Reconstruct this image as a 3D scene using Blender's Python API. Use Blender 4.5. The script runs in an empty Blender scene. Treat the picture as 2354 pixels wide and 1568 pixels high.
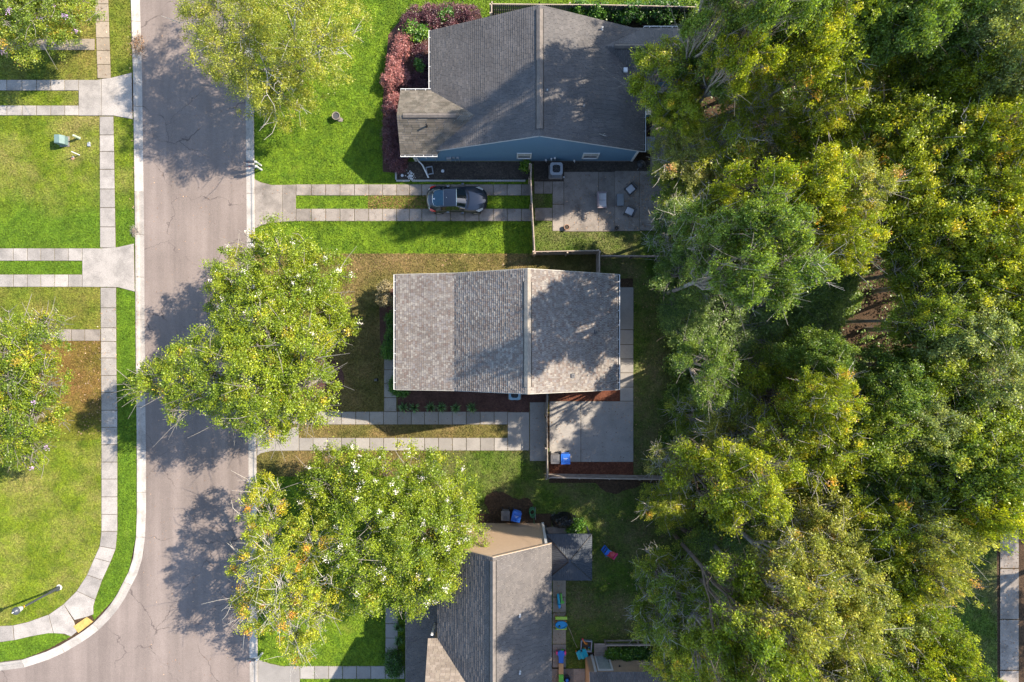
import bpy, math, random
import numpy as np
from mathutils import Vector, Matrix

random.seed(7)
R = math.radians
C = bpy.context.scene.collection
scene = bpy.context.scene

# ------------------------------------------------------------------ camera, sky, sun, exposure
H = 47.0            # metres above the ground the drone hovers at
S = 0.0306          # metres on the ground per plan unit
cam_d = bpy.data.cameras.new('camera')
cam = bpy.data.objects.new('camera', cam_d); C.objects.link(cam)
cam.location = (0, 0, H); cam.rotation_euler = (0, 0, 0)
cam_d.sensor_width = 36.0
cam_d.lens = 36.0 * H / (2354 * S)
cam_d.clip_end = 2000.0
scene.camera = cam

SUN_EL, SUN_AZ = R(40.0), R(21.0)      # the sun stands to the right and a little up in the picture
world = bpy.data.worlds.new('World'); scene.world = world; world.use_nodes = True
nt = world.node_tree
bg = nt.nodes['Background']
sky = nt.nodes.new('ShaderNodeTexSky'); sky.sky_type = 'NISHITA'; sky.sun_disc = False
sky.sun_elevation = SUN_EL; sky.sun_rotation = math.pi/2 - SUN_AZ
sky.air_density = 1.0; sky.dust_density = 0.6; sky.ozone_density = 1.5
nt.links.new(sky.outputs[0], bg.inputs[0]); bg.inputs[1].default_value = 0.15
sd = bpy.data.lights.new('sun', 'SUN'); sd.energy = 4.6; sd.angle = R(0.55); sd.color = (1.0, 0.885, 0.73)
sun = bpy.data.objects.new('sun', sd); C.objects.link(sun)
sv = Vector((math.cos(SUN_AZ)*math.cos(SUN_EL), math.sin(SUN_AZ)*math.cos(SUN_EL), math.sin(SUN_EL)))
sun.rotation_euler = sv.to_track_quat('Z', 'Y').to_euler(); sun.location = sv*80
scene.view_settings.view_transform = 'Standard'; scene.view_settings.look = 'None'
scene.view_settings.exposure = 1.55; scene.view_settings.gamma = 1.0
scene.view_settings.use_curve_mapping = False
scene.render.engine = 'CYCLES'

# ------------------------------------------------------------------ helpers
def P(x, y, z=0.0):
    """plan unit -> world point of a thing that stands z metres above the ground"""
    k = S*(H - z)/H
    return Vector(((x - 1177)*k, (784 - y)*k, z))

def tag(o, label=None, cat=None, group=None, kind=None):
    if label: o['label'] = label
    if cat: o['category'] = cat
    if group: o['group'] = group
    if kind: o['kind'] = kind
    return o

def thing(name, loc, label=None, cat=None, rz=0.0, group=None):
    o = bpy.data.objects.new(name, None); C.objects.link(o)
    o.location = loc; o.rotation_euler = (0, 0, rz); o.empty_display_size = 0.3
    return tag(o, label, cat, group)

class MB:
    def __init__(s): s.v = []; s.f = []
    def add(s, vs, fs):
        o = len(s.v); s.v += [tuple(v) for v in vs]; s.f += [tuple(i+o for i in f) for f in fs]; return s
    def box(s, c, d, rz=0.0, taper=1.0, M=None):
        hx, hy, hz = d[0]/2, d[1]/2, d[2]/2
        vs = []
        for z, t in ((-hz, 1.0), (hz, taper)):
            for x, y in ((-hx, -hy), (hx, -hy), (hx, hy), (-hx, hy)):
                vs.append(Vector((x*t, y*t, z)))
        m = M if M is not None else Matrix.Rotation(rz, 3, 'Z')
        vs = [m @ v + Vector(c) for v in vs]
        return s.add(vs, [(3,2,1,0),(4,5,6,7),(0,1,5,4),(1,2,6,5),(2,3,7,6),(3,0,4,7)])
    def prism(s, pts, z0, z1, bev=0.0, bottom=True):
        pts = [Vector((p[0], p[1])) for p in pts]
        a = sum(pts[i].x*pts[(i+1) % len(pts)].y - pts[(i+1) % len(pts)].x*pts[i].y for i in range(len(pts)))
        if a < 0: pts = pts[::-1]
        n = len(pts); c = sum(pts, Vector((0, 0)))/n
        rings = [[(p.x, p.y, z0) for p in pts]]
        if bev:
            rings.append([(p.x, p.y, z1-bev) for p in pts])
            q = []
            for p in pts:
                d = c-p; L = d.length or 1
                q.append(p + d/L*bev*1.4)
            rings.append([(p.x, p.y, z1) for p in q])
        else:
            rings.append([(p.x, p.y, z1) for p in pts])
        vs = [v for r in rings for v in r]; fs = []
        for k in range(len(rings)-1):
            for i in range(n):
                j = (i+1) % n
                fs.append((k*n+i, k*n+j, (k+1)*n+j, (k+1)*n+i))
        fs.append(tuple((len(rings)-1)*n+i for i in range(n)))
        if bottom: fs.append(tuple(n-1-i for i in range(n)))
        return s.add(vs, fs)
    def tube(s, pts, rad, n=6, cap=True):
        pts = [Vector(p) for p in pts]
        if not hasattr(rad, '__len__'): rad = [rad]*len(pts)
        vs = []; up = Vector((0.123, 0.31, 0.94))
        for i, p in enumerate(pts):
            d = pts[min(i+1, len(pts)-1)] - pts[max(i-1, 0)]
            d = d.normalized() if d.length else Vector((0, 0, 1))
            a = d.cross(up); a = a.normalized() if a.length > 1e-4 else d.orthogonal().normalized()
            b = d.cross(a)
            for k in range(n):
                t = 2*math.pi*k/n
                vs.append(p + (a*math.cos(t) + b*math.sin(t))*rad[i])
        fs = []
        for i in range(len(pts)-1):
            for k in range(n):
                j = (k+1) % n
                fs.append((i*n+k, i*n+j, (i+1)*n+j, (i+1)*n+k))
        if cap:
            fs.append(tuple(range(n))[::-1]); fs.append(tuple((len(pts)-1)*n+k for k in range(n)))
        return s.add(vs, fs)
    def lathe(s, c, prof, n=18, sx=1.0, sy=1.0):
        vs = []; fs = []
        for r, z in prof:
            for k in range(n):
                t = 2*math.pi*k/n
                vs.append((c[0]+r*math.cos(t)*sx, c[1]+r*math.sin(t)*sy, c[2]+z))
        for i in range(len(prof)-1):
            for k in range(n):
                j = (k+1) % n
                fs.append((i*n+k, i*n+j, (i+1)*n+j, (i+1)*n+k))
        fs.append(tuple(range(n))[::-1]); fs.append(tuple((len(prof)-1)*n+k for k in range(n)))
        return s.add(vs, fs)
    def build(s, name, mat, parent=None, origin=None, smooth=False, bevel=0.0, kind=None, label=None):
        me = bpy.data.meshes.new(name)
        o3 = Vector(origin) if origin is not None else Vector((0, 0, 0))
        me.from_pydata([(v[0]-o3.x, v[1]-o3.y, v[2]-o3.z) for v in s.v], [], s.f)
        me.materials.append(mat)
        if smooth: me.polygons.foreach_set('use_smooth', [True]*len(me.polygons))
        me.update()
        ob = bpy.data.objects.new(name, me); C.objects.link(ob)
        if parent is not None: ob.parent = parent
        elif origin is not None: ob.location = o3
        if bevel:
            b = ob.modifiers.new('bevel', 'BEVEL'); b.width = bevel; b.segments = 2; b.limit_method = 'ANGLE'
        if kind: ob['kind'] = kind
        if label: ob['label'] = label
        return ob

def copy_tree(o, parent=None):
    c = o.copy(); C.objects.link(c)
    if parent is not None: c.parent = parent
    for ch in list(o.children): copy_tree(ch, c)
    return c

# ------------------------------------------------------------------ materials
def new_mat(name):
    m = bpy.data.materials.new(name); m.use_nodes = True
    return m, m.node_tree, m.node_tree.nodes['Principled BSDF']
def N(t, kind, **kw):
    n = t.nodes.new(kind)
    for k, v in kw.items(): setattr(n, k, v)
    return n
def noise(t, scale, detail=3.0, rough=0.55, coord='world', stretch=None):
    n = N(t, 'ShaderNodeTexNoise'); n.inputs['Scale'].default_value = scale
    n.inputs['Detail'].default_value = detail; n.inputs['Roughness'].default_value = rough
    if coord == 'world': src = N(t, 'ShaderNodeNewGeometry').outputs['Position']
    else: src = N(t, 'ShaderNodeTexCoord').outputs['Object']
    if stretch:
        mp = N(t, 'ShaderNodeMapping'); mp.inputs['Scale'].default_value = stretch
        t.links.new(src, mp.inputs['Vector']); src = mp.outputs[0]
    t.links.new(src, n.inputs['Vector'])
    return n.outputs['Fac']
def ramp(t, fac, stops, interp='LINEAR'):
    r = N(t, 'ShaderNodeValToRGB'); cr = r.color_ramp; cr.interpolation = interp
    while len(cr.elements) < len(stops): cr.elements.new(0.5)
    for e, (p, c) in zip(cr.elements, stops):
        e.position = p; e.color = (c[0], c[1], c[2], 1) if hasattr(c, '__len__') else (c, c, c, 1)
    t.links.new(fac, r.inputs[0]); return r.outputs[0]
def mixc(t, fac, a, b, mode='MIX'):
    m = N(t, 'ShaderNodeMix', data_type='RGBA', blend_type=mode)
    for sock, v in ((m.inputs[0], fac), (m.inputs[6], a), (m.inputs[7], b)):
        if hasattr(v, 'links') or isinstance(v, bpy.types.NodeSocket): t.links.new(v, sock)
        elif hasattr(v, '__len__'): sock.default_value = (v[0], v[1], v[2], 1)
        else: sock.default_value = v
    return m.outputs[2]
def bump(t, b, h, strength=0.3, dist=0.02):
    n = N(t, 'ShaderNodeBump'); n.inputs['Strength'].default_value = strength; n.inputs['Distance'].default_value = dist
    t.links.new(h, n.inputs['Height']); t.links.new(n.outputs[0], b.inputs['Normal'])

ALB = 0.73
def dim(c): return tuple(v*ALB for v in c)
def plain(name, col, rough=0.55, metal=0.0, var=0.12, nscale=6.0, bmp=0.0, spec=0.5, coat=0.0):
    m, t, b = new_mat(name); col = dim(col)
    f = noise(t, nscale, 4, coord='object')
    lo = [c*(1-var) for c in col]; hi = [min(1, c*(1+var)) for c in col]
    t.links.new(ramp(t, f, [(0.3, lo), (0.7, hi)]), b.inputs['Base Color'])
    b.inputs['Roughness'].default_value = rough; b.inputs['Metallic'].default_value = metal
    b.inputs['Specular IOR Level'].default_value = spec
    if coat: b.inputs['Coat Weight'].default_value = coat; b.inputs['Coat Roughness'].default_value = 0.05
    if bmp: bump(t, b, noise(t, nscale*6, 4, coord='object'), bmp, 0.01)
    return m

def grass_mat(name, dark, light, dry, dryness, big=0.28, fine=11.0, blend=None):
    m, t, b = new_mat(name); dark, light, dry = dim(dark), dim(light), dim(dry)
    n2 = noise(t, 1.6, 5, 0.6)
    base = ramp(t, n2, [(0.32, dark), (0.68, light)])
    n1 = noise(t, big, 5, 0.65)
    dr = ramp(t, n1, [(max(0, 0.68-dryness*0.45), 0.0), (min(1, 0.88-dryness*0.35), 1.0)])
    n4 = noise(t, 5.0, 3, 0.7)
    dfac = mixc(t, 1.0, dr, ramp(t, n4, [(0.25, 0.35), (0.7, 1.0)]), 'MULTIPLY')
    col = mixc(t, dfac, base, dry)
    if blend:
        (y0, y1), c2a, c2b = blend; c2a, c2b = dim(c2a), dim(c2b)
        sp = N(t, 'ShaderNodeSeparateXYZ'); t.links.new(N(t, 'ShaderNodeNewGeometry').outputs['Position'], sp.inputs[0])
        wob = N(t, 'ShaderNodeMath', operation='MULTIPLY_ADD'); t.links.new(noise(t, 0.5, 4, 0.65), wob.inputs[0]); wob.inputs[1].default_value = 5.0; t.links.new(sp.outputs[1], wob.inputs[2])
        mr = N(t, 'ShaderNodeMapRange'); t.links.new(wob.outputs[0], mr.inputs[0]); mr.inputs[1].default_value = y0+2.5; mr.inputs[2].default_value = y1+2.5
        col = mixc(t, mr.outputs[0], col, ramp(t, n2, [(0.32, c2a), (0.68, c2b)]))
    nb = noise(t, 0.55, 4, 0.6)
    col = mixc(t, 1.0, col, ramp(t, nb, [(0.3, 0.78), (0.5, 1.0), (0.72, 1.16)]), 'MULTIPLY')
    n3 = noise(t, fine, 3, 0.75)
    col = mixc(t, 1.0, col, ramp(t, n3, [(0.28, 0.42), (0.5, 0.95), (0.75, 1.6)]), 'MULTIPLY')
    t.links.new(col, b.inputs['Base Color'])
    b.inputs['Roughness'].default_value = 0.75; b.inputs['Specular IOR Level'].default_value = 0.2
    bump(t, b, n3, 0.8, 0.05)
    return m

def concrete_mat(name, col, stain=0.5, speck=1.0):
    m, t, b = new_mat(name); col = dim(col)
    oi = N(t, 'ShaderNodeObjectInfo').outputs['Random']
    base = ramp(t, oi, [(0, [c*0.80 for c in col]), (1, [min(1, c*1.14) for c in col])])
    n1 = noise(t, 0.9, 6, 0.65)
    base = mixc(t, 1.0, base, ramp(t, n1, [(0.3, 1-0.6*stain), (0.55, 1.0), (0.8, 1.1)]), 'MULTIPLY')
    n2 = noise(t, 16.0, 4, 0.75)
    base = mixc(t, 1.0, base, ramp(t, n2, [(0.2, 1-0.45*speck), (0.5, 1.0), (0.85, 1+0.22*speck)]), 'MULTIPLY')
    n3 = noise(t, 2.8, 3, 0.5)
    base = mixc(t, ramp(t, n3, [(0.62, 0.0), (0.74, 0.5*stain)]), base, [c*0.35 for c in col])
    t.links.new(base, b.inputs['Base Color']); b.inputs['Roughness'].default_value = 0.85
    b.inputs['Specular IOR Level'].default_value = 0.25
    bump(t, b, n2, 0.35, 0.01)
    return m

def asphalt_mat():
    m, t, b = new_mat('worn_asphalt')
    n1 = noise(t, 0.22, 5, 0.6); base = ramp(t, n1, [(0.25, (0.148, 0.120, 0.105)), (0.75, (0.205, 0.167, 0.146))])
    nl = noise(t, 1.0, 3, 0.6, stretch=(1.1, 0.06, 1))
    base = mixc(t, 1.0, base, ramp(t, nl, [(0.3, 0.80), (0.7, 1.13)]), 'MULTIPLY')
    n2 = noise(t, 26.0, 3, 0.8)
    base = mixc(t, 1.0, base, ramp(t, n2, [(0.25, 0.62), (0.5, 1.0), (0.8, 1.38)]), 'MULTIPLY')
    # cracks: thin wandering dark lines
    g = N(t, 'ShaderNodeNewGeometry').outputs['Position']
    nd = N(t, 'ShaderNodeTexNoise'); nd.inputs['Scale'].default_value = 0.9; nd.inputs['Detail'].default_value = 5
    t.links.new(g, nd.inputs['Vector'])
    mv = N(t, 'ShaderNodeVectorMath', operation='MULTIPLY_ADD')
    t.links.new(nd.outputs['Color'], mv.inputs[0]); mv.inputs[1].default_value = (1.6, 1.6, 0); t.links.new(g, mv.inputs[2])
    vo = N(t, 'ShaderNodeTexVoronoi', feature='DISTANCE_TO_EDGE'); vo.inputs['Scale'].default_value = 0.22
    t.links.new(mv.outputs[0], vo.inputs['Vector'])
    cm = noise(t, 0.5, 2)
    cr = ramp(t, vo.outputs['Distance'], [(0.0, 1.0), (0.006, 0.0)])
    cr = mixc(t, 1.0, cr, ramp(t, cm, [(0.38, 0.0), (0.52, 0.9)]), 'MULTIPLY')
    base = mixc(t, cr, base, (0.055, 0.043, 0.04))
    t.links.new(base, b.inputs['Base Color']); b.inputs['Roughness'].default_value = 0.9
    b.inputs['Specular IOR Level'].default_value = 0.2
    bump(t, b, n2, 0.5, 0.012)
    return m

def shingle_mat(name, stops, stain=0.3):
    m, t, b = new_mat(name); stops = [(p, dim(c)) for p, c in stops]
    rnd = N(t, 'ShaderNodeNewGeometry').outputs['Random Per Island']
    col = ramp(t, rnd, stops, 'CONSTANT')
    n1 = noise(t, 0.7, 5, 0.6)
    col = mixc(t, 1.0, col, ramp(t, n1, [(0.3, 1-stain), (0.65, 1.08)]), 'MULTIPLY')
    n2 = noise(t, 30.0, 2, 0.7)
    col = mixc(t, 1.0, col, ramp(t, n2, [(0.25, 0.75), (0.75, 1.25)]), 'MULTIPLY')
    t.links.new(col, b.inputs['Base Color']); b.inputs['Roughness'].default_value = 0.9
    b.inputs['Specular IOR Level'].default_value = 0.2
    bump(t, b, n2, 0.4, 0.006)
    return m

def leaf_mat(name, stops, trans=0.35, rough=0.42):
    m, t, b = new_mat(name)
    at = N(t, 'ShaderNodeAttribute', attribute_name='tint')
    rnd = N(t, 'ShaderNodeNewGeometry').outputs['Random Per Island']
    col = ramp(t, at.outputs['Fac'], stops)
    col = mixc(t, 1.0, col, ramp(t, rnd, [(0, 0.5), (0.7, 1.15), (1, 1.75)]), 'MULTIPLY')
    t.links.new(col, b.inputs['Base Color']); b.inputs['Roughness'].default_value = rough
    b.inputs['Specular IOR Level'].default_value = 0.5
    tr = N(t, 'ShaderNodeBsdfTranslucent')
    t.links.new(mixc(t, 1.0, col, (1.5, 1.45, 0.55), 'MULTIPLY'), tr.inputs['Color'])
    mx = N(t, 'ShaderNodeMixShader'); mx.inputs[0].default_value = trans
    t.links.new(b.outputs[0], mx.inputs[1]); t.links.new(tr.outputs[0], mx.inputs[2])
    t.links.new(mx.outputs[0], t.nodes['Material Output'].inputs['Surface'])
    return m

def mulch_mat(name, a, b_, c):
    m, t, b = new_mat(name); a, b_, c = dim(a), dim(b_), dim(c)
    n = noise(t, 9.0, 4, 0.8); n2 = noise(t, 0.8, 4)
    col = ramp(t, n, [(0.3, a), (0.52, b_), (0.75, c)])
    col = mixc(t, 1.0, col, ramp(t, n2, [(0.3, 0.75), (0.7, 1.2)]), 'MULTIPLY')
    t.links.new(col, b.inputs['Base Color']); b.inputs['Roughness'].default_value = 0.95
    b.inputs['Specular IOR Level'].default_value = 0.15
    bump(t, b, n, 1.0, 0.05)
    return m

M = {}
M['asphalt'] = asphalt_mat()
M['concrete'] = concrete_mat('pale_concrete', (0.385, 0.350, 0.315), 0.55, 1.3)
M['concrete_tan'] = concrete_mat('tan_concrete', (0.36, 0.295, 0.22), 0.35)
M['concrete_old'] = concrete_mat('stained_concrete', (0.311, 0.270, 0.233), 0.75)
M['concrete_new'] = concrete_mat('smooth_concrete', (0.328, 0.303, 0.275), 0.28, 0.6)
M['kerb'] = concrete_mat('kerb_concrete', (0.460, 0.419, 0.373), 0.6)
M['joint'] = mulch_mat('joint_dirt', (0.05, 0.04, 0.025), (0.10, 0.075, 0.04), (0.20, 0.14, 0.06))
M['litter'] = mulch_mat('leaf_litter', (0.03, 0.021, 0.013), (0.075, 0.047, 0.028), (0.17, 0.105, 0.06))
M['soil'] = mulch_mat('dark_soil', (0.035, 0.03, 0.026), (0.075, 0.062, 0.05), (0.17, 0.14, 0.115))
M['mulch'] = mulch_mat('brown_mulch', (0.05, 0.028, 0.024), (0.105, 0.055, 0.045), (0.18, 0.09, 0.065))
M['mulch_red'] = mulch_mat('red_mulch', (0.06, 0.022, 0.016), (0.15, 0.055, 0.032), (0.28, 0.11, 0.06))
G_DRY = (0.25, 0.17, 0.065)
M['g_vivid'] = grass_mat('vivid_grass', (0.075, 0.151, 0.006), (0.165, 0.257, 0.010), (0.221, 0.211, 0.040), 0.12)
M['g_lime'] = grass_mat('lime_grass', (0.096, 0.151, 0.007), (0.186, 0.242, 0.012), (0.291, 0.236, 0.079), 0.56)
M['g_rich'] = grass_mat('rich_grass', (0.071, 0.142, 0.006), (0.125, 0.217, 0.010), (0.201, 0.192, 0.050), 0.15)
M['g_olive'] = grass_mat('olive_grass', (0.097, 0.138, 0.011), (0.182, 0.222, 0.020), (0.262, 0.192, 0.055), 0.55)
M['g_dry'] = grass_mat('dry_grass', (0.085, 0.095, 0.016), (0.17, 0.155, 0.034), (0.25, 0.165, 0.07), 0.75)
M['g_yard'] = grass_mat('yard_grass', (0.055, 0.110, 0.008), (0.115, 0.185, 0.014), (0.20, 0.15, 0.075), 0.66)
M['g_gold'] = grass_mat('golden_grass', (0.14, 0.115, 0.02), (0.23, 0.165, 0.04), (0.30, 0.19, 0.08), 0.8)
M['g_rust'] = grass_mat('rusty_grass', (0.11, 0.095, 0.012), (0.20, 0.165, 0.028), (0.24, 0.125, 0.045), 0.75, blend=((-3.5, -8.5), (0.095, 0.150, 0.007), (0.185, 0.240, 0.012)))
M['bark'] = plain('grey_bark', (0.30, 0.265, 0.225), 0.9, var=0.35, nscale=3, bmp=0.5)
M['bark_dark'] = plain('dark_bark', (0.15, 0.115, 0.09), 0.9, var=0.35, nscale=3, bmp=0.5)
M['bark_pale'] = plain('pale_bark', (0.52, 0.48, 0.42), 0.9, var=0.25, nscale=3, bmp=0.4)
M['white'] = plain('white_trim', (0.78, 0.77, 0.74), 0.5, var=0.04)
M['shin1'] = shingle_mat('charcoal_shingle', [(0, (0.118, 0.110, 0.106)), (0.3, (0.130, 0.121, 0.116)), (0.6, (0.142, 0.131, 0.125)), (0.85, (0.124, 0.117, 0.114))], 0.22)
M['shin1b'] = shingle_mat('weathered_shingle', [(0, (0.136, 0.120, 0.096)), (0.3, (0.176, 0.152, 0.124)), (0.6, (0.200, 0.176, 0.144)), (0.85, (0.152, 0.136, 0.112))], 0.4)
M['shin2'] = shingle_mat('blended_shingle', [(0, (0.193, 0.164, 0.141)), (0.2, (0.244, 0.216, 0.189)), (0.42, (0.213, 0.176, 0.148)), (0.62, (0.293, 0.264, 0.227)), (0.78, (0.224, 0.201, 0.186)), (0.9, (0.181, 0.140, 0.118))], 0.12)
M['shin3'] = shingle_mat('dark_shingle', [(0, (0.128, 0.115, 0.107)), (0.3, (0.142, 0.127, 0.117)), (0.6, (0.156, 0.139, 0.127)), (0.85, (0.135, 0.122, 0.114))], 0.2)
M['shin3b'] = shingle_mat('brown_shingle', [(0, (0.232, 0.188, 0.148)), (0.3, (0.272, 0.224, 0.176)), (0.6, (0.296, 0.244, 0.196)), (0.85, (0.248, 0.200, 0.160))], 0.2)
M['blue_wall'] = plain('blue_siding', (0.135, 0.26, 0.375), 0.6, var=0.05)
M['tan_wall'] = plain('tan_siding', (0.50, 0.355, 0.235), 0.6, var=0.05)
M['cream_wall'] = plain('cream_siding', (0.55, 0.52, 0.44), 0.6, var=0.05)
M['ridge'] = plain('ridge_cap', (0.167, 0.143, 0.124), 0.9, var=0.2, nscale=5, bmp=0.3)
M['ridge2'] = plain('tan_ridge_cap', (0.285, 0.248, 0.202), 0.9, var=0.15, nscale=5, bmp=0.3)
M['vent_dark'] = plain('vent_plastic', (0.03, 0.026, 0.024), 0.6)
M['glass'] = plain('window_glass', (0.03, 0.035, 0.04), 0.06, spec=0.8)
M['blind'] = plain('window_blind', (0.42, 0.43, 0.40), 0.6)
M['metal_grey'] = plain('grey_metal', (0.42, 0.44, 0.46), 0.45, metal=0.3)
M['ac_body'] = plain('condenser_paint', (0.34, 0.37, 0.40), 0.5, var=0.08)
M['ac_dark'] = plain('condenser_inside', (0.02, 0.022, 0.025), 0.7)
M['wood'] = plain('weathered_wood', (0.30, 0.25, 0.205), 0.85, var=0.3, nscale=2, bmp=0.3)
M['wood_dark'] = plain('dark_wood', (0.105, 0.085, 0.07), 0.85, var=0.3, nscale=2, bmp=0.3)
M['wood_top'] = plain('sunbleached_wood', (0.46, 0.36, 0.28), 0.85, var=0.25, nscale=2, bmp=0.3)
M['black'] = plain('black_plastic', (0.02, 0.02, 0.022), 0.5)
M['charcoal'] = plain('charcoal_plastic', (0.075, 0.075, 0.08), 0.45)
M['bin_grey'] = plain('grey_bin', (0.12, 0.115, 0.115), 0.45)
M['bin_blue'] = plain('blue_bin', (0.02, 0.13, 0.55), 0.4)
M['print'] = plain('white_print', (0.75, 0.77, 0.8), 0.6)
M['bed_block'] = plain('edging_block', (0.40, 0.40, 0.38), 0.9, var=0.2, bmp=0.3)
M['gazebo'] = plain('gazebo_steel', (0.060, 0.070, 0.085), 0.7, var=0.1, spec=0.25)
M['terracotta'] = plain('terracotta', (0.38, 0.21, 0.13), 0.85, var=0.2)

# ------------------------------------------------------------------ ground and lawns
def sheet(name, pts, z, mat, kind='structure', label=None):
    mb = MB(); w = [P(*p) for p in pts]
    mb.add([(v.x, v.y, z) for v in w], [tuple(range(len(w)))])
    o = mb.build(name, mat); o['kind'] = kind
    if label: o['label'] = label
    return o

g = MB(); g.add([(-400, -400, 0), (400, -400, 0), (400, 400, 0), (-400, 400, 0)], [(0, 1, 2, 3)])
tag(g.build('ground', M['litter']), 'brown leaf litter covering the ground under the wood', kind='structure')

EXCL = []     # polygons (world xy arrays) where no grass grows
def excl(pts, z=0.0): EXCL.append(np.array([(P(*p, z).x, P(*p, z).y) for p in pts]))

road_pts = [(321,-300),(321,0),(326,172),(331,539),(332,760),(335,1059),(335,1180),(330,1270),(318,1312),(302,1345),(271,1399),(227,1447),
            (182,1479),(113,1515),(55,1534),(0,1541),(-400,1550),(-400,2100),(600,2100),(576,1568),(572,1036),(568,520),(566,270),(563,0),(560,-300)]
sheet('road', road_pts, 0.012, M['asphalt'], label='worn pinkish grey asphalt street')
excl(road_pts)

LAWNS = []
def lawn(name, pts, mat, label, dens=1.0, z=[0.014]):
    z[0] += 0.0015
    sheet(name, pts, z[0], M[mat], label=label)
    LAWNS.append((pts, M[mat], dens, z[0]))
lawn('lawn', [(-300,-300),(307,-300),(302,0),(307,180),(-300,196)], 'g_olive', 'olive lawn at the top left corner beside the purple flowered tree', 1.0)
lawn('lawn', [(-300,196),(300,180),(300,262),(-300,262)], 'g_lime', 'lime green turf between the upper left driveway strips', 1.0)
M['g_band'] = grass_mat('banded_grass', (0.095, 0.152, 0.007), (0.185, 0.242, 0.012), (0.29, 0.235, 0.08), 0.56, blend=((11.0, 8.6), (0.070, 0.140, 0.006), (0.125, 0.215, 0.010)))
lawn('lawn', [(-300,258),(308,258),(312,585),(-300,585)], 'g_band', 'lawn around the green utility box, pale above and rich green below', 1.0)
lawn('lawn', [(-300,585),(312,585),(313,650),(-300,650)], 'g_rich', 'green turf between the lower left driveway strips', 1.0)
lawn('lawn', [(-300,645),(234,650),(234,770),(-300,770)], 'g_olive', 'olive lawn below the second left driveway', 1.0)
lawn('lawn', [(-300,770),(234,770),(236,1010),(-300,1040)], 'g_rust', 'rusty dry lawn under the large flowering tree at left', 1.0)
lawn('lawn', [(232,650),(314,650),(317,1030),(317,1210),(296,1318),(262,1378),(217,1425),(205,1400),(255,1280),(272,1210),(262,900)], 'g_rich', 'green verge between pavement and kerb', 1.0)
lawn('lawn', [(-300,1035),(236,1010),(240,1235),(180,1380),(110,1430),(0,1440),(-300,1445)], 'g_lime', 'sunny lime lawn around the street lamp', 1.0)
lawn('lawn', [(-300,1470),(0,1472),(60,1462),(120,1452),(165,1462),(110,1492),(55,1514),(0,1521),(-300,1530)], 'g_rich', 'green sliver of turf beside the corner kerb', 1.0)
lawn('lawn', [(578,-300),(1640,-300),(1640,40),(1226,45),(1226,428),(582,428)], 'g_vivid', 'vivid green front lawn of the blue house', 1.15)
lawn('lawn', [(584,440),(1226,440),(1226,520),(584,520)], 'g_vivid', 'green strip between the wheel tracks of the upper driveway', 1.0)
lawn('lawn', [(846,448),(1000,448),(1000,482),(846,482)], 'g_gold', 'dry golden strip behind the dark car', 1.0)
lawn('lawn', [(584,500),(1229,500),(1229,583),(586,583)], 'g_vivid', 'bright green lawn strip below the upper driveway', 1.2)
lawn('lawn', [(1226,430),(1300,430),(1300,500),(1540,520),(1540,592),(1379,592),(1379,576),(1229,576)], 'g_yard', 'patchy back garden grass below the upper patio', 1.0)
lawn('lawn', [(586,583),(1380,583),(1380,640),(1270,640),(1270,950),(589,950)], 'g_dry', 'dry tan lawn around the two storey house', 1.0)
lawn('lawn', [(589,950),(1220,950),(1220,1040),(589,1040)], 'g_dry', 'brown grass strip in the middle driveway', 0.8)
lawn('lawn', [(589,1030),(980,1030),(980,1095),(589,1095)], 'g_dry', 'dry grass edge below the middle driveway', 0.9)
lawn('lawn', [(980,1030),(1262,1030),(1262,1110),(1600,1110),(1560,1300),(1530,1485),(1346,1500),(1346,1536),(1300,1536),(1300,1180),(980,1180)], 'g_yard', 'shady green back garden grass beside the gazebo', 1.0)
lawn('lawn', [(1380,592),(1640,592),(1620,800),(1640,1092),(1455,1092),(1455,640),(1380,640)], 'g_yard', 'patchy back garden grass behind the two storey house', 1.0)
lawn('lawn', [(590,1095),(980,1095),(980,1568),(1010,1700),(592,1700)], 'g_vivid', 'green front lawn of the tan walled house', 1.0)
lawn('lawn', [(2170,1200),(2290,1190),(2292,1700),(2170,1700)], 'g_yard', 'dark grass beside the path at right', 1.0)
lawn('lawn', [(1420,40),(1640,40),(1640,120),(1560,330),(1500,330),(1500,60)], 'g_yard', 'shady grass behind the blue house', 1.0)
lawn('lawn', [(1300,1180),(1300,1480),(1268,1480),(1268,1180)], 'g_yard', 'worn grass along the tan walled house', 0.7)

# planting beds (structure sheets, a little above the lawn)
BEDZ = [0.052]
def bed(name, pts, mat, label):
    if name == 'bare_soil':
        for it in range(3):
            pts = [(a[0]*q+b[0]*(1-q), a[1]*q+b[1]*(1-q)) for a, b in zip(pts, pts[1:]+pts[:1]) for q in (0.75, 0.25)]
        pts = [(x+random.uniform(-1.6, 1.6), y+random.uniform(-1.6, 1.6)) for x, y in pts]
    BEDZ[0] += 0.0016
    mb = MB(); mb.prism([(P(*p).x, P(*p).y) for p in pts], 0.0, BEDZ[0], 0.012, bottom=False)
    o = mb.build(name, M[mat]); tag(o, label, kind='structure'); excl(pts); return o
bed('planting_bed', [(938,372),(1226,372),(1224,414),(912,414),(908,396)], 'soil', 'dark bare planting bed along the blue wall')
bed('planting_bed', [(1227,370),(1500,370),(1500,396),(1300,396),(1296,416),(1227,416)], 'soil', 'dark soil bed around the round topped air conditioner')
bed('planting_bed', [(880,230),(893,80),(935,30),(1100,25),(1120,60),(1000,80),(1000,212),(930,215),(930,400),(880,395)], 'mulch', 'mulched bed under the burgundy hedges')
bed('planting_bed', [(914,880),(1262,880),(1262,925),(1217,925),(1217,947),(914,947)], 'mulch', 'dark brown mulch bed beside the two storey house')
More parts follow.
